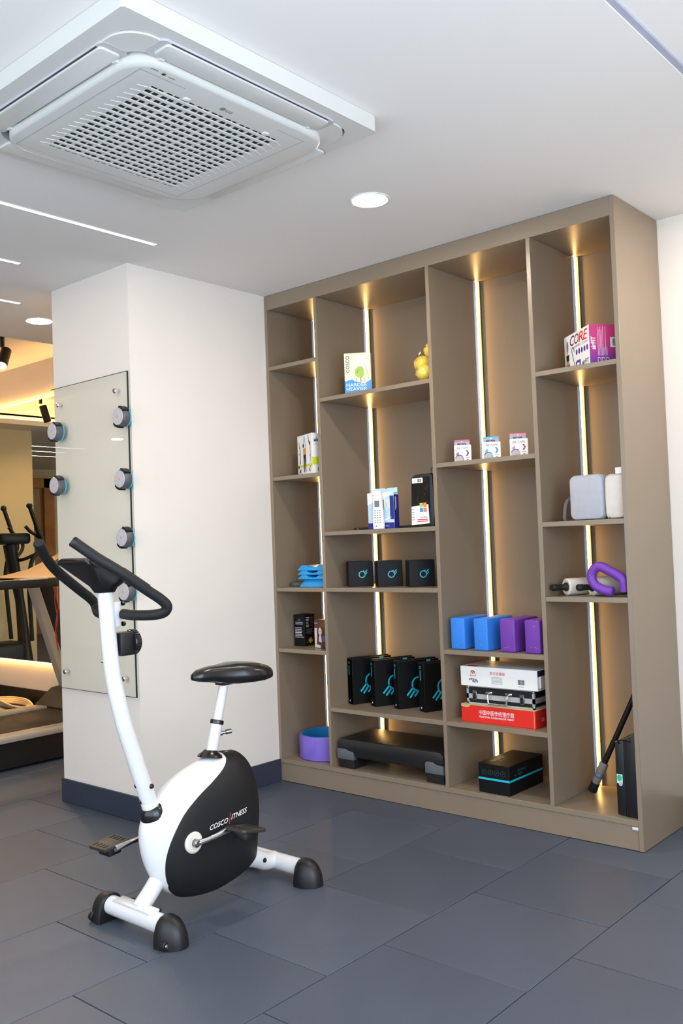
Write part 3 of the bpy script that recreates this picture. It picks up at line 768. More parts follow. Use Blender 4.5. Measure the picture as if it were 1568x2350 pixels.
for x, y, rz, l in ((.437, .113, 69, 'leftmost of four tall black boxes with a cyan emblem'), (.580, .118, 66, 'second from left of four tall black boxes with a cyan emblem'), (.727, .122, 67, 'third from left of four tall black boxes with a cyan emblem'), (.884, .122, 69, 'rightmost of four tall black boxes with a cyan emblem, cut by the divider')):
    if c0 is None:
        t = c0 = thing('tall_black_box', l, 'box', (x, y, .42+E_), rz, 'tall black boxes on the second column')
        bm = bmesh.new(); bx(bm, 0, .235, 0, .024, 0, .232, bev=.001, seg=1); bx(bm, 0, .235, .0255, .050, 0, .236, bev=.001, seg=1); bx(bm, 0, .004, .004, .048, .002, .230)
        obj('sleeve', bm, CARD_B, t)
        pr = Print((0, 0, 0), (1, 0, 0), (0, 0, 1)); pr.poly([(.176+.013*math.cos(R(q)), .2318+.013*math.sin(R(q))) for q in range(180, 361, 20)], CYAN); pr.build('thumb_notch', t)
        pr = Print((0, 0, 0), (1, 0, 0), (0, 0, 1))
        cx, cy, rr = .112, .115, .034
        pr.arc(cx, cy, rr, 20, 300, .009, CYAN, 24)
        for a, b, c_, d in ((cx-.028, cy-.012, cx-.066, cy-.052), (cx-.018, cy-.028, cx-.050, cy-.064), (cx-.002, cy-.036, cx-.022, cy-.060)): pr.line([(a, b), (c_, d)], .009, CYAN)
        pr.build('cyan_emblem', t)
        pr = Print((0, .05, 0), (0, -1, 0), (0, 0, 1)); pr.arc(.018, .212, .006, 0, 360, .002, CYAN, 14); pr.rect(.014, .019, .15, .198, CYAN); pr.rect(.014, .021, .014, .022, WINK); pr.build('spine_print', t)
    else: dup(c0, (x, y, .42+E_), rz, l)

# column 2, bottom: aerobic step
STEPB = mat('step_black', (30, 29, 28), .42, vary=.1, bump=.3, bscale=300); STEPG = mat('step_grey_grip', (92, 94, 98), .6)
t = thing('aerobic_step', 'black aerobic step platform with grey grips in the bottom bay', 'step platform', (.402, .016, .12+E_))
bm = bmesh.new(); prism(bm, [(0, .085), (0, .128), (.02, .147), (.63, .147), (.65, .128), (.65, .085), (.552, .085), (.535, .058), (.12, .058), (.098, .085)], 'y', .0, .285, bev=.010)
obj('platform', bm, STEPB, t)
bm = bmesh.new()
for i in range(15):
    for j in range(9):
        x = .06+i*.038; y = .03+j*.028
        bm.faces.new([bm.verts.new(q) for q in ((x-.012, y, .1476), (x, y-.004, .1478), (x+.012, y, .1476), (x, y+.004, .1478))])
o = obj('tread_pattern', bm, mat('tread_black', (36, 34, 32), .35), t); o['kind'] = 'stuff'
for x0 in (0.004, .546):
    for y0 in (.004, .185):
        f = obj('foot', box_bm(x0, x0+.1, y0, y0+.096, 0, .0845, bev=.006), STEPB, t)
        bm = bmesh.new(); s_ = x0 < .3
        P_ = [(x0-.0025, .045), (x0+.1015, .045), (x0+.1015, .078), (x0+.094, .086), (x0+.07, .088), (x0+.055, .096), (x0-.0025, .096)]
        if not s_: P_ = [(x0+.0, .045), (x0+.1035, .045), (x0+.1035, .084), (x0+.06, .088), (x0+.045, .098), (x0+.008, .098), (x0, .09)]
        yy = (y0-.007, y0+.02) if y0 < .1 else (y0+.076, y0+.103)
        prism(bm, P_, 'y', yy[0], yy[1], bev=.002); obj('grey_grip', bm, STEPG, f)

# column 3, upper shelf: three tape packs
for x, y, l, top_c, ar in ((1.180, .020, 'white and mauve tape pack, leftmost on the upper shelf', (176, 92, 128), (84, 80, 92)), (1.328, .030, 'white and blue tape pack, middle one on the upper shelf', (74, 168, 222), (64, 150, 206)), (1.468, .026, 'white and pink tape pack, rightmost on the upper shelf', (238, 120, 152), (224, 62, 96))):
    t = thing('tape_pack', l, 'tape pack', (x, y, 1.600+E_), 33, 'tape packs on the upper shelf of the third column')
    obj('pack_body', box_bm(0, .077, 0, .045, 0, .0745, bev=.0012, seg=1), CARD_W, t)
    nm = 'tape_colour_%d' % top_c[0]; TCOL = mat(nm, top_c, .45); ACOL = mat(nm+'_arrow', ar, .45)
    tabm = mat('tab_grey', (160, 158, 166), .4)
    bm = bmesh.new(); bx(bm, .001, .071, .030, .032, .0745, .101); obj('hang_tab', bm, tabm, t)
    pr = Print((.001, .030, .0745), (1, 0, 0), (0, 0, 1)); pr.rect(0, .07, .0175, .0265, TCOL); pr.text('BBTAPE', .014, .054, .004, .012, KINK, bold=.04); pr.layer(); pr.poly([(.03, .0175), (.035, .0215), (.04, .0175)], WINK); pr.build('tab_print', t)
    pr = Print((0, 0, 0), (1, 0, 0), (0, 0, 1))
    pr.text('BB TAPE', .012, .064, .056, .065, GINK, bold=.02); pr.rect(.002, .036, .051, .0525, TCOL)
    pr.poly([(.003, 0), (.003, .014), (.01, .024), (.022, .028), (.036, .024), (.042, .012), (.042, 0)], mat('pack_grey_ink', (168, 168, 172), .5))
    pr.poly([(.005, .034), (.02, .046), (.022, .03), (.012, .026)], TCOL); pr.layer()
    pr.line([(.004, .016), (.01, .025), (.022, .029), (.036, .025)], .0032, KINK); pr.line([(.036, .024), (.041, .012), (.041, .001)], .004, TCOL)
    pr.poly([(.052, .05), (.06, .05), (.067, .037), (.060, .024), (.052, .024), (.059, .037)], KINK); pr.layer()
    pr.poly([(.055, .048), (.0595, .048), (.0655, .037), (.0595, .026), (.055, .026), (.061, .037)], ACOL)
    pr.rect(.05, .068, .0155, .0175, RINK); pr.rect(.055, .063, .006, .010, GINK)
    pr.build('front_print', t)
# yoga blocks
YB = mat('blue_eva_foam', (46, 128, 222), .55, vary=.05, bump=.2, bscale=260); YP = mat('purple_eva_foam', (110, 54, 158), .55, vary=.06, bump=.2, bscale=260)
SCUFF = mat('pale_scuff', (150, 150, 190), .7)
for x, rz, m_, l in ((1.117, 2, YB, 'blue foam yoga block, leftmost of four'), (1.241, -2, YB, 'blue foam yoga block, second of four beside the purple ones'), (1.377, 1, YP, 'purple foam yoga block, third of four, next to the blue ones'), (1.500, 0, YP, 'purple foam yoga block, rightmost of four against the divider')):
    t = thing('yoga_block', l, 'yoga block', (x, .022, .746+E_), rz, 'foam yoga blocks on the third column')
    obj('foam_body', box_bm(0, .074, 0, .215, 0, .143, bev=.007, seg=3), m_, t)
    rr_ = random.Random(int(x*1000)); pr = Print((0, 0, 0), (1, 0, 0), (0, 0, 1), .0004)
    for k in range(3):
        a, b = rr_.uniform(.015, .05), rr_.choice((.02, .03, .115)); pr.line([(a, b), (a+rr_.uniform(.004, .012), b+rr_.uniform(-.008, .004))], .0014, SCUFF)
    pr.build('scuff_marks', t)
# third shelf of column 3: red carton, aluminium case, white carton
RED = mat('red_carton', (226, 40, 28), .45, vary=.04)
t = carton('red_therapy_box', 'red carton with white Chinese lettering at the bottom of the pile', 'box', (1.146, .042, .421+E_), 0, .378, .26, .0745, RED)
obj('torn_rim', box_bm(-.001, .379, -.001, .261, .0746, .0785, bev=.001, seg=1), KRAFT, t)
pr = Print((0, 0, 0), (1, 0, 0), (0, 0, 1))
pr.text('中国中医传统理疗器', .094, .274, .036, .058, WINK, bold=.0); pr.text('TRADITIONAL CHINESE MEDICINE THERAPY', .094, .274, .0235, .0315, WINK, bold=.01)
pr.build('lettering', t)
pr = Print((0, 0, 0), (1, 0, 0), (0, 0, 1)); pr.rect(.371, .3735, .002, .074, KRAFT); pr.build('worn_edge', t)
pr = Print((0, 0, 0), (1, 0, 0), (0, 0, 1)); pr.poly([(0, .068), (.03, .064), (.048, .07), (.046, .0745), (0, .0745)], KRAFT); pr.build('torn_corner', t)
pr = Print((.378, 0, 0), (0, 1, 0), (0, 0, 1)); pr.text('2.0', .05, .075, .024, .04, WINK); pr.text('11', .1, .115, .03, .04, WINK); pr.build('side_print', t)
t = thing('flight_case', 'black and aluminium briefcase with a chrome handle between two cartons', 'case', (1.170, .055, .421+.0785+2*E_))
w_, d_, h_ = .345, .23, .082
obj('case_body', box_bm(.003, w_-.003, .003, d_-.003, .001, h_-.001), BLKP, t)
bm = bmesh.new()
for x in (0, w_-.010):
    for y in (0, d_-.010): bx(bm, x, x+.010, y, y+.010, 0, h_)
for z0, z1 in ((0, .007), (.024, .046), (h_-.005, h_)):
    bx(bm, 0, w_, 0, .004, z0, z1); bx(bm, 0, w_, d_-.004, d_, z0, z1); bx(bm, 0, .004, 0, d_, z0, z1); bx(bm, w_-.004, w_, 0, d_, z0, z1)
obj('aluminium_frame', bm, ALU, t)
for x in (.045, .287):
    bm = bmesh.new(); bx(bm, x-.011, x+.011, -.006, 0, .018, .062, bev=.0015, seg=1); l_ = obj('latch', bm, STEEL, t); obj('latch_plate', box_bm(x-.006, x+.006, -.0085, -.006, .022, .048), BLKP, l_)
for x in (.122, .222): obj('handle_mount', box_bm(x-.017, x+.017, -.008, 0, .050, .062, bev=.002), CHROME, t)
bm = bmesh.new(); tube(bm, [(.122, -.008, .054), (.122, -.019, .046), (.126, -.021, .016), (.136, -.021, .011), (.208, -.021, .011), (.218, -.021, .016), (.222, -.019, .046), (.222, -.008, .054)], .0042, 10); obj('carry_handle', bm, CHROME, t)
for x in (.006, w_-.006):
    for z in (.0088, h_-.0088):
        bm = bmesh.new(); sphere(bm, (x, .004, z), .0085, (1, .7, 1), 12, 8); obj('corner_cap', bm, STEEL, t)
t = carton('white_cupping_box', 'long white carton with red print on top of the briefcase', 'box', (1.152, .038, .421+.0785+.082+4*E_), 0, .392, .21, .088, CARD_W)
pr = Print((0, 0, 0), (1, 0, 0), (0, 0, 1))
pr.arc(.066, .058, .012, 20, 160, .003, RINK, 10); pr.line([(.054, .052), (.062, .07), (.066, .055), (.07, .07), (.08, .052)], .003, RINK); pr.rect(.048, .084, .0455, .0475, RINK); pr.build('red_emblem', t)
pr = Print((0, 0, 0), (1, 0, 0), (0, 0, 1)); pr.text('真空拔罐器', .154, .232, .056, .070, RINK); pr.build('lettering', t)
pr = Print((0, 0, 0), (1, 0, 0), (0, 0, 1))
pr.lines(.162, .222, [.045, .0395, .034, .0285, .023, .0175], .0016, GINK, 5)
for x, y in ((.045, .026), (.055, .028), (.066, .026), (.078, .024), (.062, .018), (.072, .016), (.084, .018)): pr.rect(x, x+.008, y, y+.009, GINK)
pr.build('small_print', t)
pr = Print((0, 0, 0), (1, 0, 0), (0, 0, 1)); pr.barcode(.296, .328, .022, .044); pr.rect(.296, .326, .013, .0145, GINK); pr.build('barcode', t)
pr = Print((.392, 0, 0), (0, 1, 0), (0, 0, 1)); pr.rect(.0, .1, .06, .087, mat('dark_violet_ink', (44, 34, 66), .5)); pr.build('side_print', t)
obj('open_flap', box_bm(.393, .399, .015, .07, .012, .062), CARD_W, t)
pr = Print((0, 0, .088), (1, 0, 0), (0, 1, 0)); pr.rect(.02, .08, .004, .04, RINK); pr.build('top_print', t)
# bottom of column 3
t = carton('massage_gun_box', 'black box with a cyan band and icon row on the bottom shelf', 'box', (1.238, .020, .12+E_), 0, .158, .295, .128, CARD_B)
pr = Print((0, 0, 0), (1, 0, 0), (0, 0, 1))
pr.rect(0, .158, .058, .067, CYAN); pr.build('cyan_band', t)
pr = Print((0, 0, 0), (1, 0, 0), (0, 0, 1))
TEAL = mat('dim_teal_ink', (38, 92, 104), .5)
for k in range(4):
    x = .03+k*.032; pr.arc(x, .092, .0115, 0, 360, .0013, TEAL, 18); pr.line([(x-.004, .089), (x+.004, .096)], .002, TEAL)
pr.build('icon_row', t)
pr = Print((.158, 0, 0), (0, 1, 0), (0, 0, 1)); pr.rect(0, .29, .058, .067, CYAN); pr.text('MASSAGE', .07, .14, .094, .104, TEAL, bold=.02); pr.text('DEEP', .07, .11, .078, .088, TEAL, bold=.02); pr.ell(.05, .082, .004, .004, TEAL); pr.build('side_print', t)
pr = Print((0, 0, .128), (1, 0, 0), (0, 1, 0)); pr.text('MASSAGE', .025, .05, .05, .16, mat('mid_teal_ink', (40, 140, 160), .5), rot=90, bold=.03); pr.text('GUN', .062, .074, .07, .13, TEAL, rot=90); pr.build('top_print', t)

# column 4, top: core toner carton
PINK = None
t = carton('core_trainer_box', 'white and magenta trainer box on the top right shelf', 'box', (1.868, .006, 1.943+E_), 140.5, .25, -.13, .158, CARD_W)
def grad(name, c0, c1, h):
    m = mat(name, c0, .4); nt = m.node_tree; b = nt.nodes['Principled BSDF']
    tc = nt.nodes.new('ShaderNodeTexCoord'); sx = nt.nodes.new('ShaderNodeSeparateXYZ'); mr_ = nt.nodes.new('ShaderNodeMapRange'); mr_.inputs[2].default_value = h
    rp = nt.nodes.new('ShaderNodeValToRGB'); rp.color_ramp.elements[0].color = lin(c0)+(1,); rp.color_ramp.elements[1].color = lin(c1)+(1,)
    rp.color_ramp.elements[0].position = .05; rp.color_ramp.elements[1].position = .6
    nt.links.new(tc.outputs['Object'], sx.inputs[0]); nt.links.new(sx.outputs['Z'], mr_.inputs[0]); nt.links.new(mr_.outputs[0], rp.inputs[0]); nt.links.new(rp.outputs[0], b.inputs['Base Color'])
    return m
MAG = grad('magenta_print', (112, 50, 150), (214, 62, 128), .158)
VIO = mat('violet_ink', (84, 60, 150), .5)
pr = Print((.25, 0, 0), (-1, 0, 0), (0, 0, 1))
for q, a, m_ in (('C', .062, mat('core_purple', (80, 30, 72), .5)), ('O', .105, mat('core_maroon', (140, 34, 74), .5)), ('R', .148, RINK), ('E', .192, mat('core_red', (214, 44, 66), .5))): pr.text(q, a, a+.046, .106, .148, m_, shear=.25, bold=.01)
pr.text('SHAPER & TONER', .10, .235, .092, .101, GINK)
for k in range(5): pr.ell(.125+k*.026, .07, .009, .012, VIO, 14)
pr.arc(.088, .085, .012, 0, 180, .005, KINK, 10); pr.line([(.076, .085), (.088, .05), (.104, .016)], .005, VIO); pr.line([(.1, .085), (.1, .075)], .005, KINK)
pr.poly([(.112, .012), (.112, .03), (.13, .036), (.162, .034), (.16, .012), (.145, .003), (.124, .003)], VIO)
pr.text('airFIT', .175, .238, .008, .026, KINK, bold=.02)
pr.ell(.034, .11, .010, .026, GINK); pr.poly([(.018, .075), (.05, .075), (.046, .045), (.056, .004), (.012, .004), (.022, .045)], KINK); pr.line([(.034, .086), (.034, .076)], .008, SKIN); pr.layer(); pr.ell(.034, .04, .012, .01, SKIN)
pr.ell(.136, .019, .014, .006, WINK); pr.build('front_print', t)
pr = Print((0, 0, 0), (0, -1, 0), (0, 0, 1)); pr.rect(0, .13, 0, .158, MAG); pr.layer()
pr.text('airFIT', .006, .026, .055, .108, WINK, rot=90, bold=.03)
rd2 = random.Random(2)
for k in range(8): pr.rect(.036+k*.0055, .0372+k*.0055, .03, (.148 if k % 2 == 0 else .06+rd2.uniform(0, .08)), WINK)
pr.rect(.09, .115, .065, .105, WINK); pr.layer(); pr.barcode(.1, .113, .07, .1); 
for k in range(3): pr.line([(.034+k*.018, 0), (.034+k*.018, .022), (.046+k*.018, .020), (.046+k*.018, 0)], .0015, WINK)
pr.build('end_print', t)
# column 4, second shelf: cushions
CUSH = mat('blue_grey_fabric', (172, 174, 181), .85, vary=.04, scale=40, bump=.5, bscale=700); CUSW = mat('off_white_fabric', (208, 199, 191), .85, vary=.04, scale=40, bump=.5, bscale=700)
def cushion_bm(w, h, d):
    bm = bmesh.new()
    def ring(s_, y): return [(w/2+(x-w/2)*s_, y, h/2+(z-h/2)*s_) for x, z in rrect(0, w, 0, h, .024, 6)]
    loft(bm, [ring(.86, 0), ring(.95, .004), ring(1., .016), ring(1., d-.016), ring(.95, d-.004), ring(.86, d)]); return bm
t = thing('grey_cushion', 'blue-grey foam cushion with a side strap on the right column', 'cushion', (1.738, .022, 1.306+E_))
obj('cushion_body', cushion_bm(.150, .186, .075), CUSH, t)
bm = bmesh.new()
pth = spline([(.022, .012, .102), (.004, .010, .100), (-.020, .012, .078), (-.031, .015, .035), (-.030, .018, .003), (.012, .022, .003)], 6)
for y0, y1 in ((-.004, .030),):
    prev = None
    for p in pth:
        row = [bm.verts.new((p.x, p.y-.012, p.z)), bm.verts.new((p.x, p.y+.016, p.z))]
        if prev: bm.faces.new((prev[0], row[0], row[1], prev[1]))
        prev = row
bmesh.ops.solidify(bm, geom=bm.faces[:], thickness=.009)
for v in bm.verts: v.co.z = max(v.co.z, .0003)
obj('side_strap', bm, CUSH, t)
t = thing('white_cushion', 'off-white foam cushion beside the grey one on the right column', 'cushion', (1.8935, .026, 1.306+E_))
obj('cushion_body', cushion_bm(.084, .180, .12), CUSW, t)
obj('piping', tube_bm([(.012, .002, .004), (.003, .004, .03), (.003, .004, .15), (.02, .002, .177), (.06, .002, .177)], .0012, 6), CUSW, t)
t = thing('white_card', 'small white card standing on the off-white cushion', 'card', (1.934, .045, 1.306+.180+.0012))
obj('card_sheet', box_bm(0, .04, 0, .018, 0, .026, bev=.001, seg=1), CARD_W, t)
# column 4, third shelf: foam rollers and bent purple tube
RFOAM = mat('white_foam_roller', (214, 208, 196), .6, vary=.05, bump=.4, bscale=200)
for x, y, l in ((1.640, .020, 'white roller massager with black grips, left one of two'), (1.757, .020, 'white roller massager with black grips, right one behind the purple tube')):
    t = thing('roller_massager', l, 'roller', (x, y, .992+.0365+E_), 60-0, 'white roller massagers on the right column')
    bm = bmesh.new(); lathe(bm, [(.019, .073), (.030, .070), (.0355, .074), (.036, .08), (.036, .305), (.034, .312), (.018, .312)], 28, axis=(1, 0, 0)); obj('foam_roll', bm, RFOAM, t)
    bm = bmesh.new(); lathe(bm, [(.0, 0), (.012, .001), (.0145, .005), (.0145, .025), (.0125, .028), (.0125, .06), (.0185, .068), (.0185, .074), (0, .074)], 20, axis=(1, 0, 0)); obj('grip', bm, FOAM, t)
    bm = bmesh.new(); lathe(bm, [(0, .311), (.0185, .311), (.0185, .316), (.0125, .322), (.0125, .36), (.0145, .364), (.0145, .378), (0, .38)], 20, axis=(1, 0, 0)); obj('grip', bm, FOAM, t)
PTUBE = mat('purple_foam_tube', (112, 56, 164), .5, vary=.06, bump=.2, bscale=300)
t = thing('thigh_toner', 'bent purple foam loop leaning in front of the white rollers', 'exercise loop', (1.80, .03, .992+E_))
bm = bmesh.new(); tube(bm, [(.106, .0, .0215), (.075, .0, .026), (.035, .0, .045), (.018, .0, .078), (.028, .0, .108), (.056, .0, .1225), (.095, .0, .106), (.135, .0, .084), (.153, .0, .068), (.156, .002, .045), (.157, .004, .0215)], .0195, 18); obj('foam_tube', bm, PTUBE, t)
bm = bmesh.new(); lathe(bm, [(.0185, 0), (.017, .004), (0, .005)], 18, origin=(.106, 0, .0215), axis=(1, 0, -.15)); obj('end_cap', bm, mat('violet_cap', (92, 48, 140), .6), t)
# column 4, bottom: weighted bar and black case
t = thing('weighted_bar', 'black bar with a grey cuff leaning in the tall right bay', 'bar', (1.668, .245, .12+E_))
tip = Vector((0, 0, .012)); dirv = Vector((.292, -.02, .578)); dirv.normalize()
q0 = tip+dirv*.004
bm = bmesh.new(); lathe(bm, [(0, 0), (.017, .0), (.0195, .004), (.0195, .042), (.016, .045), (0, .045)], 22, origin=q0, axis=dirv); obj('rubber_end', bm, FOAM, t)
CUFF = mat('grey_cuff', (134, 126, 118), .6, vary=.1)
bm = bmesh.new(); lathe(bm, [(.016, .043), (.0175, .046), (.0175, .085), (.0165, .088), (.0165, .095), (.019, .098), (.019, .14), (.015, .146), (.012, .147)], 22, origin=q0, axis=dirv); obj('cuff', bm, CUFF, t)
bm = bmesh.new(); lathe(bm, [(.0178, .074), (.0184, .076), (.0184, .081), (.0178, .083)], 22, origin=q0, axis=dirv); obj('blue_band', bm, mat('blue_band', (40, 110, 170), .5), t)
bm = bmesh.new(); cyl(bm, q0+dirv*.140, q0+dirv*.652, .0125, n=18); obj('bar_shaft', bm, BLKP, t)
t = thing('black_tool_case', 'black hard case with a green sticker standing against the right panel', 'case', (1.884, .028, .12+E_))
bm = bmesh.new(); prism(bm, [(0, .004), (.038, .0), (.038, .298), (.0, .292)], 'y', 0, .27, bev=.005); obj('case_half', bm, BLKP, t)
bm = bmesh.new(); prism(bm, [(.0405, 0), (.090, 0), (.090, .335), (.0405, .302)], 'y', -.006, .276, bev=.006); obj('case_half', bm, BLKP, t)
obj('case_seam', box_bm(.037, .0415, .004, .266, .004, .296), mat('grey_seal', (70, 70, 72), .6), t)
bm = bmesh.new(); tube(bm, [(.018, -.001, .288), (.024, -.009, .302), (.06, -.010, .306), (.068, -.006, .300)], .004, 8); obj('carry_handle', bm, BLKG, t)
pr = Print((0, 0, 0), (1, 0, 0), (0, 0, 1), .0008); pr.rect(.004, .028, .128, .165, mat('mint_sticker', (180, 226, 210), .5)); pr.layer(); pr.ell(.015, .15, .010, .013, mat('green_sticker', (40, 180, 140), .5)); pr.ell(.019, .126, .008, .008, mat('lilac_sticker', (190, 180, 204), .5)); pr.build('sticker', t)

# ------------------------------------------------------------------ exercise bike
bk = thing('exercise_bike', 'white and black upright exercise bike standing on the rubber floor', 'exercise bike', (.97, -1.36, 0))
BX, BY = .97, -1.36
def L(x, y, z): return (x-BX, y-BY, z)
# stabilisers with domed end caps
def dome_cap(x, y, s_, name='end_cap'):
    # bell shaped cap: an upright half ellipsoid standing on the floor, cut flat on the inner side
    bm = bmesh.new(); n_ = 36; rows = []
    for k in range(11):
        a = k/10*PI/2; c_, z = math.cos(a)**.75, .0915*math.sin(a); row = []
        for i in range(n_):
            t = 2*PI*i/n_; px = .074*c_*math.cos(t); py = .0535*c_*math.sin(t)
            row.append(bm.verts.new(((x-BX)+s_*max(px, -.016), y-BY+py, max(z, .0006))))
        rows.append(row)
    for A, B in zip(rows[:-1], rows[1:]):
        for i in range(n_): bm.faces.new((A[i], A[(i+1) % n_], B[(i+1) % n_], B[i]))
    bm.faces.new(rows[0][::-1])
    bmesh.ops.remove_doubles(bm, verts=bm.verts, dist=.0004); bmesh.ops.recalc_face_normals(bm, faces=bm.faces)
    return obj(name, bm, BLKP, bk, sharp=50)
def bar(name, y, x0, x1, r, z):
    bm = bmesh.new(); cyl(bm, L(x0, y, z), L(x1, y, z), r, n=24); return obj(name, bm, WHITEP, bk)
FY, RY = -1.632, -1.000
fb = bar('front_stabilizer', FY, .785, 1.145, .031, .053)
bm = bmesh.new(); bx(bm, .862-BX, 1.058-BX, FY-BY-.022, FY-BY+.022, .078, .0865, bev=.003); obj('mounting_plate', bm, WHITEP, fb)
rb = bar('rear_stabilizer', RY, .80, 1.135, .031, .053)
for y in (FY, RY): dome_cap(1.130, y, 1); dome_cap(.808, y, -1)
for x, s_ in ((.776, -1), (1.164, 1)):   # transport wheels peeking out of the front caps
    bm = bmesh.new(); lathe(bm, [(0, -.010), (.014, -.010), (.016, -.008), (.016, .008), (.014, .010), (0, .010)], 20, origin=L(x, FY-.042, .0168), axis=(1, 0, 0)); w_ = obj('transport_wheel', bm, BLKP, bk)
    bm = bmesh.new(); lathe(bm, [(.007, 0), (.006, .002), (0, .003)], 12, origin=L(x+s_*.010, FY-.042, .0168), axis=(s_, 0, 0)); obj('wheel_bolt', bm, CHROME, w_)
# frame neck to the front bar, tail to the rear bar
bm = bmesh.new(); tube(bm, [L(.97, -1.625, .07), L(.97, -1.585, .105), L(.97, -1.54, .15)], .029, 20); obj('frame_neck', bm, WHITEP, bk)
bm = bmesh.new(); tube(bm, [L(.97, -1.20, .12), L(.97, -1.11, .092), L(.97, -1.05, .064), L(.97, -1.0, .057)], [.034, .034, .033, .031], 20); obj('frame_tail', bm, WHITEP, bk)
def bolt(p, ax, r=.0085, m=BLKG):
    bm = bmesh.new(); lathe(bm, [(r, -.004), (r, .003), (r*.7, .007), (0, .008)], 14, origin=L(*p), axis=ax); obj('bolt', bm, m, bk)
bolt((1.003, -1.085, .083), (1, 0, 0)); bolt((.90, FY+.032, .075), (0, .6, .8), .009); bolt((1.04, FY+.032, .075), (0, .6, .8), .009)
# body shell: puffed side profile (y, z)
OUT = [(-1.238, .512), (-1.188, .500), (-1.145, .462), (-1.118, .405), (-1.104, .34), (-1.102, .27), (-1.112, .19), (-1.122, .115), (-1.138, .092), (-1.175, .072), (-1.235, .055), (-1.33, .044), (-1.435, .056), (-1.505, .083), (-1.555, .128), (-1.592, .20), (-1.608, .275), (-1.602, .335), (-1.570, .385), (-1.510, .438), (-1.435, .476), (-1.350, .500), (-1.290, .512)]
def closed_spline(P, k=5):
    n = len(P); out = []
    for i in range(n):
        p0, p1, p2, p3 = [Vector(P[(i+q) % n]+(0,)) for q in (-1, 0, 1, 2)]
        for s_ in range(k):
            t = s_/k; v = .5*((2*p1)+(p2-p0)*t+(2*p0-5*p1+4*p2-p3)*t*t+(3*p1-p0-3*p2+p3)*t**3); out.append((v.x, v.y))
    return out
OUTS = closed_spline(OUT)
CY, CZ = -1.345, .265
def polar(P):
    a = sorted((math.atan2(z-CZ, y-CY), math.hypot(y-CY, z-CZ)) for y, z in P); return a
POL = polar(OUTS)
def rmax(th):
    n = len(POL)
    for i in range(n):
        a0, r0 = POL[i]; a1, r1 = POL[(i+1) % n]
        if i == n-1: a1 += 2*PI
        for q in (th, th+2*PI):
            if a0 <= q <= a1: return r0+(r1-r0)*((q-a0)/max(a1-a0, 1e-9))
    return POL[0][1]
BT = .088
def thick(y, z):
    r = math.hypot(y-CY, z-CZ); s_ = min(1, r/rmax(math.atan2(z-CZ, y-CY)))
    return BT*(1-s_**3.6)**.5
def puff_grid(outl, cen, extra, side, rings=18):
    """one side (+1/-1) of a puffed plate over outline; extra = lift above the shell"""
    bm = bmesh.new(); n = len(outl); prev = None
    ss = [math.sin(k/rings*PI/2)**.9 if k else 0 for k in range(rings+1)]
    R0 = bm.verts.new(L(BX+side*(thick(*cen)+extra), cen[0], cen[1]))
    for s_ in ss[1:]:
        row = []
        for y, z in outl:
            yy, zz = cen[0]+(y-cen[0])*s_, cen[1]+(z-cen[1])*s_
            row.append(bm.verts.new(L(BX+side*(thick(yy, zz)+extra), yy, zz)))
        for i in range(n):
            j = (i+1) % n
            bm.faces.new((row[i], row[j], R0) if prev is None else (prev[i], row[i], row[j], prev[j]))
        prev = row
    return bm, prev
bm, e1 = puff_grid(OUTS, (CY, CZ), 0, 1)
bm2, e2 = puff_grid(OUTS, (CY, CZ), 0, -1)
tmp = bpy.data.meshes.new('tmp'); bm2.to_mesh(tmp); bm2.free(); bm.from_mesh(tmp); bpy.data.meshes.remove(tmp)
bmesh.ops.remove_doubles(bm, verts=bm.verts, dist=.0008); bmesh.ops.recalc_face_normals(bm, faces=bm.faces)
obj('front_shell', bm, WHITESH, bk, sharp=70)
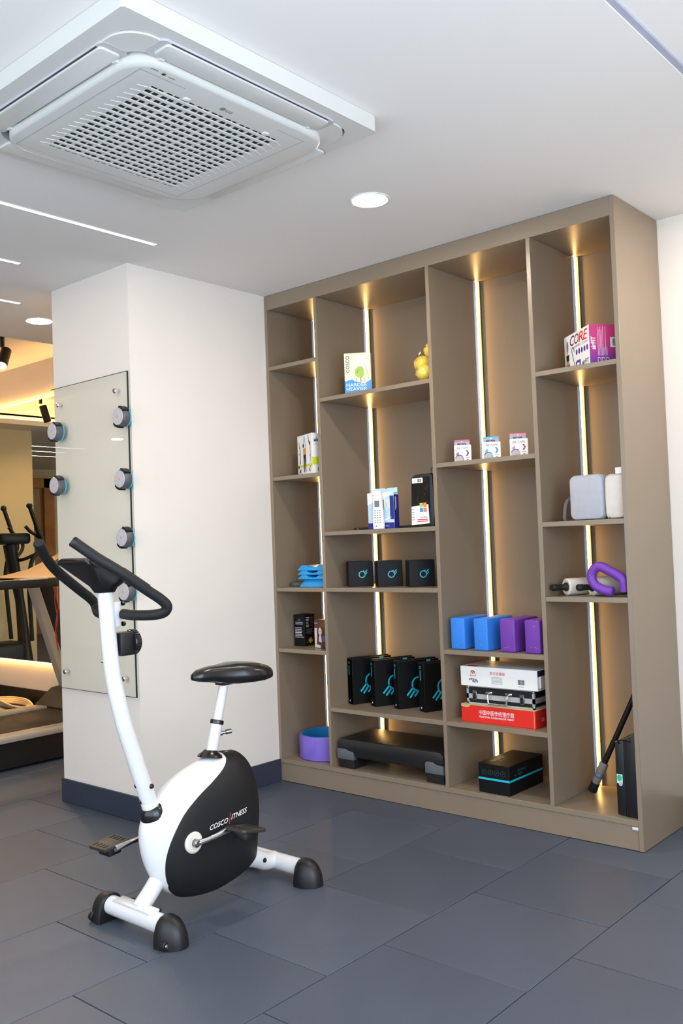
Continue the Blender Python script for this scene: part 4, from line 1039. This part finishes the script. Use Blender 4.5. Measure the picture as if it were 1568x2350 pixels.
# black covers: front edge curve, then the rear outline slightly outside the shell
EDGE = [(-1.262, .516), (-1.262, .500), (-1.290, .474), (-1.350, .440), (-1.425, .402), (-1.490, .355), (-1.535, .295), (-1.556, .235), (-1.555, .180), (-1.540, .135), (-1.515, .100), (-1.492, .082)]
REAR = [p for p in OUT if p[0] > -1.49 and (p[1] < .2 or p[0] > -1.24)]
REAR = [(-1.435, .056), (-1.33, .044), (-1.235, .055), (-1.175, .072), (-1.138, .092), (-1.122, .115), (-1.112, .19), (-1.102, .27), (-1.104, .34), (-1.118, .405), (-1.145, .462), (-1.188, .500), (-1.235, .513)]
BLK = [(p.x, p.y) for p in spline([q+(0,) for q in EDGE], 4)][:-1]+[(p.x, p.y) for p in spline([(-1.492, .080, 0)]+[q+(0,) for q in REAR], 4)]
for side in (1, -1):
    cen = (-1.30, .24)
    bm, edge = puff_grid(BLK, cen, .0035, side, 16)
    # rim going inward so the plate has an edge
    low = [bm.verts.new(v.co+Vector((-side*.006, 0, 0))) for v in edge]; n = len(edge)
    for i in range(n): bm.faces.new((edge[i], low[i], low[(i+1) % n], edge[(i+1) % n]))
    for v in bm.verts:   # rear edge stands a little proud of the shell
        y, z = v.co.y+BY, v.co.z
        if math.hypot(y-CY, z-CZ) > .9*rmax(math.atan2(z-CZ, y-CY)) and (y > -1.2 or z < .12):
            d = Vector((0, y-CY, z-CZ)).normalized(); v.co += d*.004
    bmesh.ops.recalc_face_normals(bm, faces=bm.faces)
    sc_ = obj('side_cover', bm, BLKM, bk, sharp=60)
    if side == 1:
        bm = bmesh.new()
        def surf(u, v):   # u along +y, v up, on the cover
            y = -1.392+u*.178; z = .281+u*.0165+v; return L(BX+thick(y, z)+.0046, y, z)
        mats_ = [WINK, RINK]
        def put(t_, u0, u1, v0, v1, mi):
            V, F = text_geo(t_, .3, .012)
            vv = [bm.verts.new(surf(u0+(u1-u0)*a, v0+(v1-v0)*b)) for a, b in V]
            for f in F:
                try: q = bm.faces.new([vv[i] for i in f]); q.material_index = mi
                except ValueError: pass
        put('COSCO', 0, .47, 0, .017, 0); put('I', .49, .545, -.008, .030, 1); put('ITNESS', .55, 1.0, .004, .021, 0)
        obj('lettering', bm, mats_, sc_, label='white and red italic lettering')
# crank: hubs, arms, pedals
HUBY, HUBZ = -1.462, .259
for side, ey, ez in ((1, -1.335, .277), (-1, -1.628, .243)):
    xs = BX+side*(thick(HUBY, HUBZ)+.002)
    bm = bmesh.new(); lathe(bm, [(.036, -.012), (.036, .004), (.030, .009), (.014, .009), (.012, .006), (0, .006)], 28, origin=L(xs, HUBY, HUBZ), axis=(side, 0, 0)); h_ = obj('crank_hub', bm, mat('ivory_hub', (226, 222, 208), .4), bk)
    bm = bmesh.new(); lathe(bm, [(.013, 0), (.013, .022), (.009, .026), (0, .026)], 16, origin=L(xs, HUBY, HUBZ), axis=(side, 0, 0)); obj('spindle_nut', bm, STEEL, h_)
    bm = bmesh.new(); tube(bm, [L(xs+side*.012, HUBY, HUBZ), L(xs+side*.022, HUBY+(ey-HUBY)*.18, HUBZ+(ez-HUBZ)*.1), L(xs+side*.034, HUBY+(ey-HUBY)*.6, HUBZ+(ez-HUBZ)*.55), L(xs+side*.036, ey, ez)], [.012, .009, .0085, .011], 12); obj('crank_arm', bm, CHROME, bk)
    p = thing('x', '', '') if False else None
    # pedal: footplate with slots and a block underneath
    xa, xb = xs+side*.046, xs+side*.142
    x0, x1 = min(xa, xb), max(xa, xb); yc = ey+(.028 if side == 1 else .018); zc = ez-.006
    tilt = R(-10 if side == 1 else 6)
    def rotp(bm):
        for v in bm.verts:
            y, z = v.co.y-(yc-BY), v.co.z-zc; v.co.y = yc-BY+y*math.cos(tilt)-z*math.sin(tilt); v.co.z = zc+y*math.sin(tilt)+z*math.cos(tilt)
    bm = bmesh.new(); pts = [(x0-BX, yc-.052-BY), (x1-BX-.01, yc-.056-BY), (x1-BX, yc-.046-BY), (x1-BX, yc+.046-BY), (x1-BX-.012, yc+.056-BY), (x0-BX, yc+.050-BY)]
    if side == -1: pts = [(-q[0]+(x0+x1-2*BX), q[1]) for q in pts]
    prism(bm, pts, 'z', zc+.004, zc+.016, bev=.003); rotp(bm); pd = obj('pedal', bm, mat('pedal_plastic', (52, 46, 40), .45, bump=.2), bk)
    bm = bmesh.new(); bx(bm, x0-BX+.012, x1-BX-.018, yc-.026-BY, yc+.026-BY, zc-.026, zc+.004, bev=.006); rotp(bm); obj('pedal_block', bm, BLKP, pd)
    bm = bmesh.new()
    for k in range(4):
        for s2 in (-1, 1): bx(bm, x0-BX+.016+k*.019, x0-BX+.024+k*.019, yc+s2*.034-.012-BY, yc+s2*.034+.012-BY, zc+.0158, zc+.0166)
    rotp(bm); obj('pedal_slots', bm, DARK, pd)
# handlebar mast
MP = [(-1.5535, .352), (-1.582, .43), (-1.624, .556), (-1.666, .685), (-1.696, .81), (-1.711, .92), (-1.7235, 1.124)]
bm = bmesh.new(); tube(bm, [L(.97, y, z) for y, z in MP], [.0275, .0275, .0275, .027, .0265, .026, .0255], 24, smooth=8); obj('mast', bm, WHITEP, bk)
bm = bmesh.new(); d_ = Vector((0, -.028, .078)).normalized()
lathe(bm, [(.0275, .0), (.0288, .0), (.0288, .038), (.0278, .04)], 24, origin=L(.97, -1.562, .374), axis=d_); obj('mast_sleeve', bm, WHITEP, bk)
bm = bmesh.new(); lathe(bm, [(.046, -.028), (.044, -.012), (.036, .004), (.030, .008), (.028, .006)], 26, origin=L(.97, -1.566, .386), axis=(0, -.36, .93)); obj('mast_boot', bm, BLKG, bk)
for p, ax in (((.9966, -1.583, .465), (.9, .3, .1)), ((.9628, -1.6175, .470), (-.25, -.92, -.3)), ((.9628, -1.6025, .415), (-.25, -.92, -.3))): bolt(p, ax, .0085)
bolt((.953, -1.726, .895), (-.6, -.8, 0), .007, STEEL)
# handlebar: one bent foam-covered tube per side and the clamp
for s_ in (1, -1):
    hp = [(.022, -1.672, 1.044), (.08, -1.668, 1.041), (.150, -1.648, 1.042), (.186, -1.632, 1.050), (.199, -1.630, 1.070), (.196, -1.652, 1.093), (.188, -1.700, 1.126), (.170, -1.790, 1.190), (.140, -1.845, 1.232), (.098, -1.900, 1.285)]
    bm = bmesh.new(); tube(bm, [L(BX+s_*h, y, z) for h, y, z in hp], .0168, 18, smooth=8); hb = obj('handlebar_grip', bm, FOAM, bk)
    bm = bmesh.new(); lathe(bm, [(.0172, -.012), (.0176, 0), (.015, .004), (0, .005)], 18, origin=L(BX+s_*.098, -1.900, 1.285), axis=(-s_*.42*1.0, -.55, .55)); obj('grip_end', bm, BLKP, hb)
    if s_ == 1: obj('pulse_sensor', tube_bm([L(BX+s_*.191, -1.690, 1.137), L(BX+s_*.180, -1.745, 1.176), L(BX+s_*.174, -1.772, 1.195)], .0045, 8), CHROME if False else BLKG, hb)
bm = bmesh.new(); cyl(bm, L(BX-.03, -1.672, 1.044), L(BX+.03, -1.672, 1.044), .0125, n=16); bx(bm, -.012, .012, -1.700-BY, -1.672-BY, 1.002, 1.085, bev=.004); obj('handlebar_clamp', bm, WHITEP, bk)
bolt((.985, -1.667, 1.078), (.2, 1, 0), .007); bolt((.985, -1.667, 1.012), (.2, 1, 0), .008)
# console
bm = bmesh.new()
def rr(x, y0, y1, z0, z1, r=.02):   # tilted rounded rectangle, z from z0 at y0 to z1 at y1
    return [(p[0]-BX+.97, p[1]-BY, z0+(z1-z0)*(p[1]-y0)/(y1-y0)) for p in rrect(-x, x, y0, y1, r, 4)]
loft(bm, [rr(.028, -1.755, -1.695, 1.118, 1.118), rr(.036, -1.768, -1.690, 1.140, 1.132), rr(.083, -1.838, -1.690, 1.208, 1.152), rr(.092, -1.846, -1.686, 1.216, 1.160), rr(.092, -1.846, -1.686, 1.226, 1.170), rr(.084, -1.838, -1.694, 1.233, 1.177)])
cs = obj('console', bm, BLKG, bk, sharp=50)
bm = bmesh.new(); loft(bm, [rr(.070, -1.82, -1.72, 1.2268, 1.1870), rr(.066, -1.815, -1.725, 1.2285, 1.1895)]); obj('screen_bezel', bm, STEEL, cs)
# tension knob
ky, kz = -1.680, .947
bm = bmesh.new(); bx(bm, -.026, .026, ky-BY-.006, ky-BY+.047, kz-.040, kz+.036, bev=.004); kb = obj('tension_control', bm, BLKP, bk)
bm = bmesh.new(); lathe(bm, [(0, -.002), (.038, -.002), (.040, .002), (.040, .020), (.036, .024), (0, .025)], 32, origin=(0, ky-BY+.047, kz), axis=(0, 1, 0)); obj('tension_knob', bm, BLKG, kb)
bm = bmesh.new()
for k in range(26):
    a = 2*PI*k/26; c_, s_ = math.cos(a), math.sin(a); q = Vector((c_*.0405, ky-BY+.0485, kz+s_*.0405)); cyl(bm, q, q+Vector((0, .017, 0)), .0022, n=6)
obj('knob_ribs', bm, BLKG, kb)
# seat post and saddle
p_lo, p_hi = Vector(L(.97, -1.3025, .497)), Vector(L(.97, -1.224, .762)); dp = (p_hi-p_lo).normalized()
bm = bmesh.new(); cyl(bm, p_lo, p_lo+dp*.125, .0215, n=22); obj('seat_sleeve', bm, WHITEP, bk)
bm = bmesh.new(); cyl(bm, p_lo+dp*.12, p_hi, .0172, n=22); obj('seat_post', bm, WHITEP, bk)
bm = bmesh.new(); lathe(bm, [(.0225, .122), (.0245, .124), (.0245, .135), (.0225, .137), (.017, .137)], 24, origin=p_lo, axis=dp); obj('sleeve_collar', bm, BLKG, bk)
bm = bmesh.new(); lathe(bm, [(.046, -.004), (.043, .004), (.030, .013), (.024, .020), (.0215, .021)], 26, origin=p_lo+Vector((0, 0, .010)), axis=(0, .16, 1)); obj('post_boot', bm, BLKG, bk)
pk = p_lo+dp*.085
bm = bmesh.new(); a_ = Vector((.45, .88, .1)).normalized(); lathe(bm, [(.009, .018), (.009, .028), (.006, .030), (.006, .040), (.009, .042), (.0085, .062), (0, .066)], 14, origin=pk, axis=a_); obj('adjust_pin', bm, STEEL, bk)
bm = bmesh.new()
sec = []   # saddle: sections along y, nose to rear: (y, half width, z top, z bottom)
for y, hw, zt2, zb2 in ((-1.372, .006, .800, .788), (-1.366, .018, .807, .782), (-1.345, .028, .818, .776), (-1.30, .034, .825, .768), (-1.25, .047, .825, .757), (-1.19, .074, .828, .749), (-1.14, .098, .824, .748), (-1.095, .100, .818, .748), (-1.062, .090, .808, .752), (-1.045, .066, .797, .760), (-1.040, .03, .788, .768)):
    n_ = 22; ring = []
    for k in range(n_):
        a = 2*PI*k/n_; ca, sa = math.cos(a), math.sin(a)
        xx = hw*math.copysign(abs(ca)**.75, ca); zm = zb2+(zt2-zb2)*.42
        zz = zm+((zt2-zm)*abs(sa)**.8 if sa > 0 else -(zm-zb2)*abs(sa)**.55); ring.append((xx, y-BY, zz))
    sec.append(ring)
loft(bm, sec); obj('saddle', bm, BLKG, bk, sharp=60)
bm = bmesh.new(); bx(bm, -.024, .024, -1.250-BY, -1.200-BY, .750, .758, bev=.003); obj('saddle_clamp', bm, BLKP, bk)

# ------------------------------------------------------------------ treadmill beyond the pillar
TM = thing('treadmill', 'silver and black treadmill facing the mirror, left of the pillar', 'treadmill', (-1.92, -.75, 0))
tx, ty = -1.92, -.75
def T(x0, x1, y0, y1, z0, z1): return (x0-tx, x1-tx, y0-ty, y1-ty, z0, z1)
SILV = mat('silver_paint', (196, 188, 176), .35, .3)
TBLK = mat('treadmill_black', (20, 20, 21), .5)
BELT = mat('treadmill_belt', (58, 48, 40), .6, vary=.08, bump=.3)
obj('belt', box_bm(*T(-2.22, -1.60, -1.85, .12, .165, .19), bev=.004), BELT, TM)
for a, b in ((-1.60, -1.47), (-2.37, -2.235)): obj('foot_rail', box_bm(*T(a, b, -1.86, .10, .166, .201), bev=.006), SILV, TM)
obj('deck_base', box_bm(*T(-2.35, -1.50, -1.8, .30, .015, .165)), TBLK, TM)
bm = bmesh.new(); prism(bm, [(-.03-ty, .201), (.10-ty, .30), (.36-ty, .33), (.46-ty, .26), (.46-ty, .03), (-.03-ty, .03)], 'x', -2.40-tx, -1.46-tx, bev=.012); hd = obj('motor_hood', bm, TBLK, TM)
bm = bmesh.new(); 
for x in (-2.375, -1.49): bx(bm, x-.006-tx, x+.006-tx, -.02-ty, .09-ty, .205, .212)
obj('hood_trim', bm, SILV, hd)
for x in (-1.545, -2.33):
    bm = bmesh.new(); prism(bm, [(.24-ty, .05), (.36-ty, .05), (.245-ty, .43), (.06-ty, 1.06), (-.035-ty, 1.06), (.15-ty, .43)], 'x', x-.02-tx, x+.045-tx, bev=.006); po = obj('upright', bm, TBLK, TM)
    bm = bmesh.new(); prism(bm, [(.234-ty, .05), (.26-ty, .05), (.165-ty, .43), (-.045-ty, 1.06), (-.10-ty, 1.06), (.10-ty, .43)], 'x', x-.025-tx, x+.047-tx, bev=.003); obj('upright_trim', bm, SILV, po)
    bm = bmesh.new(); bx(bm, x-.035-tx, x+.045-tx, -.90-ty, .06-ty, 1.05, 1.105, bev=.015); ar_ = obj('handrail', bm, TBLK, TM)
    obj('handrail_trim', box_bm(x-.036-tx, x+.046-tx, -.62-ty, -.44-ty, 1.098, 1.108, bev=.002), SILV, ar_)
bm = bmesh.new(); prism(bm, [(-.34-ty, 1.10), (-.20-ty, 1.118), (-.04-ty, 1.15), (.12-ty, 1.215), (.25-ty, 1.278), (.28-ty, 1.262), (.21-ty, 1.16), (.12-ty, 1.10)], 'x', -2.42-tx, -1.46-tx, bev=.008); co = obj('console', bm, mat('console_beige', (206, 170, 128), .4), TM)
bm = bmesh.new(); prism(bm, [(-.01-ty, 1.176), (.21-ty, 1.268), (.205-ty, 1.274), (-.015-ty, 1.182)], 'x', -2.2-tx, -1.65-tx); obj('display', bm, mat('dark_display', (14, 15, 18), .15), co)
bm = bmesh.new(); prism(bm, [(.02-ty, 1.150), (.11-ty, 1.19), (.12-ty, 1.155), (.06-ty, 1.13)], 'x', -1.4605-tx, -1.452-tx); obj('cup_recess', bm, TBLK, co)
REDC = mat('red_cord', (214, 60, 30), .6)
obj('safety_cord', tube_bm([(-1.98-tx, -.09-ty, 1.11), (-1.985-tx, -.10-ty, .93), (-1.98-tx, -.085-ty, .82), (-1.985-tx, -.10-ty, .72), (-1.98-tx, -.085-ty, .60), (-1.982-tx, -.10-ty, .76), (-1.98-tx, -.075-ty, .92), (-1.98-tx, -.07-ty, 1.11)], .0035, 8), REDC, TM)
obj('front_foot', box_bm(*T(-2.36, -2.28, .3, .42, 0.0006, .031)), TBLK, TM); obj('front_foot', box_bm(*T(-1.55, -1.47, .3, .42, 0.0006, .031)), TBLK, TM)
obj('rear_foot', box_bm(*T(-2.34, -2.28, -1.78, -1.68, 0.0006, .016)), TBLK, TM); obj('rear_foot', box_bm(*T(-1.56, -1.50, -1.78, -1.68, 0.0006, .016)), TBLK, TM)
# bundle of pale cable on the floor behind it
t = thing('cable_bundle', 'coil of pale cable lying on the floor beyond the treadmill', 'cable', (-3.62, .48, .0006))
rd = random.Random(9)
for k in range(4):
    bm = bmesh.new(); a = .24+.03*k; tube(bm, [(-a, -.05+.02*k, .012+.009*k), (-.1, .04+.015*k, .012+.012*k), (a*.5, .05, .014+.012*k), (a, -.01, .012), (a*.6, -.06-.012*k, .010+.006*k), (-.1, -.05, .010+.01*k), (-a, -.05+.02*k, .012+.009*k)], .009, 8); obj('cable_loop', bm, mat('pale_cable', (222, 196, 150), .4), t)

# ------------------------------------------------------------------ elliptical trainer, seen only in the mirror
EX, EYv = -5.0, 1.24
t = thing('elliptical_trainer', 'black elliptical trainer with curved arms, seen in the mirror', 'elliptical trainer', (EX, -.08, 0))
def V(y, z, x=0.): return (x, (EYv-y)+.08, z)
EB = mat('trainer_black', (18, 18, 19), .45)
bm = bmesh.new(); tube(bm, [V(1.40, .05), V(1.385, .40), V(1.35, .80), V(1.30, 1.08), V(1.26, 1.36)], [.09, .06, .045, .06, .07], 16); obj('mast', bm, EB, t)
bm = bmesh.new(); bx(bm, -.17, .17, *sorted((V(1.40, 0)[1], V(1.08, 0)[1])), 1.36, 1.47, bev=.03); obj('console', bm, EB, t)
for s_ in (-1, 1):
    bm = bmesh.new(); tube(bm, [V(1.34, 1.73, s_*.25), V(1.385, 1.60, s_*.25), V(1.43, 1.47, s_*.25), V(1.47, 1.40, s_*.25), V(1.47, 1.30, s_*.25), V(1.37, 1.22, s_*.24), V(1.33, 1.05, s_*.23), V(1.33, .90, s_*.22), V(1.36, .40, s_*.20)], .021, 12); a_ = obj('swing_arm', bm, EB, t)
    bm = bmesh.new(); sphere(bm, V(1.338, 1.735, s_*.25), .03, (1, 1, 1), 14, 10); obj('grip_knob', bm, EB, a_)
    bm = bmesh.new(); tube(bm, [V(1.34, 1.535, s_*.16), V(1.39, 1.48, s_*.17), V(1.44, 1.44, s_*.2), V(1.51, 1.37, s_*.2), V(1.49, 1.29, s_*.19), V(1.36, 1.21, s_*.1), V(1.30, 1.20, 0)], .017, 12); obj('fixed_handle', bm, EB, t)
    bm = bmesh.new(); bx(bm, s_*.2-.05, s_*.2+.05, *sorted((V(1.1, 0)[1], V(.72, 0)[1])), .20, .24, bev=.012); obj('foot_plate', bm, EB, t)
bm = bmesh.new(); bx(bm, -.14, .14, *sorted((V(1.34, 0)[1], V(.9, 0)[1])), .06, .40, bev=.05, seg=4); obj('drive_housing', bm, EB, t)
for y in (1.50, .70): bm = bmesh.new(); bx(bm, -.28, .28, V(y, 0)[1]-.04, V(y, 0)[1]+.04, .0006, .07, bev=.02); obj('floor_bar', bm, EB, t)
bm = bmesh.new(); bx(bm, -.04, .04, *sorted((V(1.5, 0)[1], V(.7, 0)[1])), .03, .08); obj('base_beam', bm, EB, t)
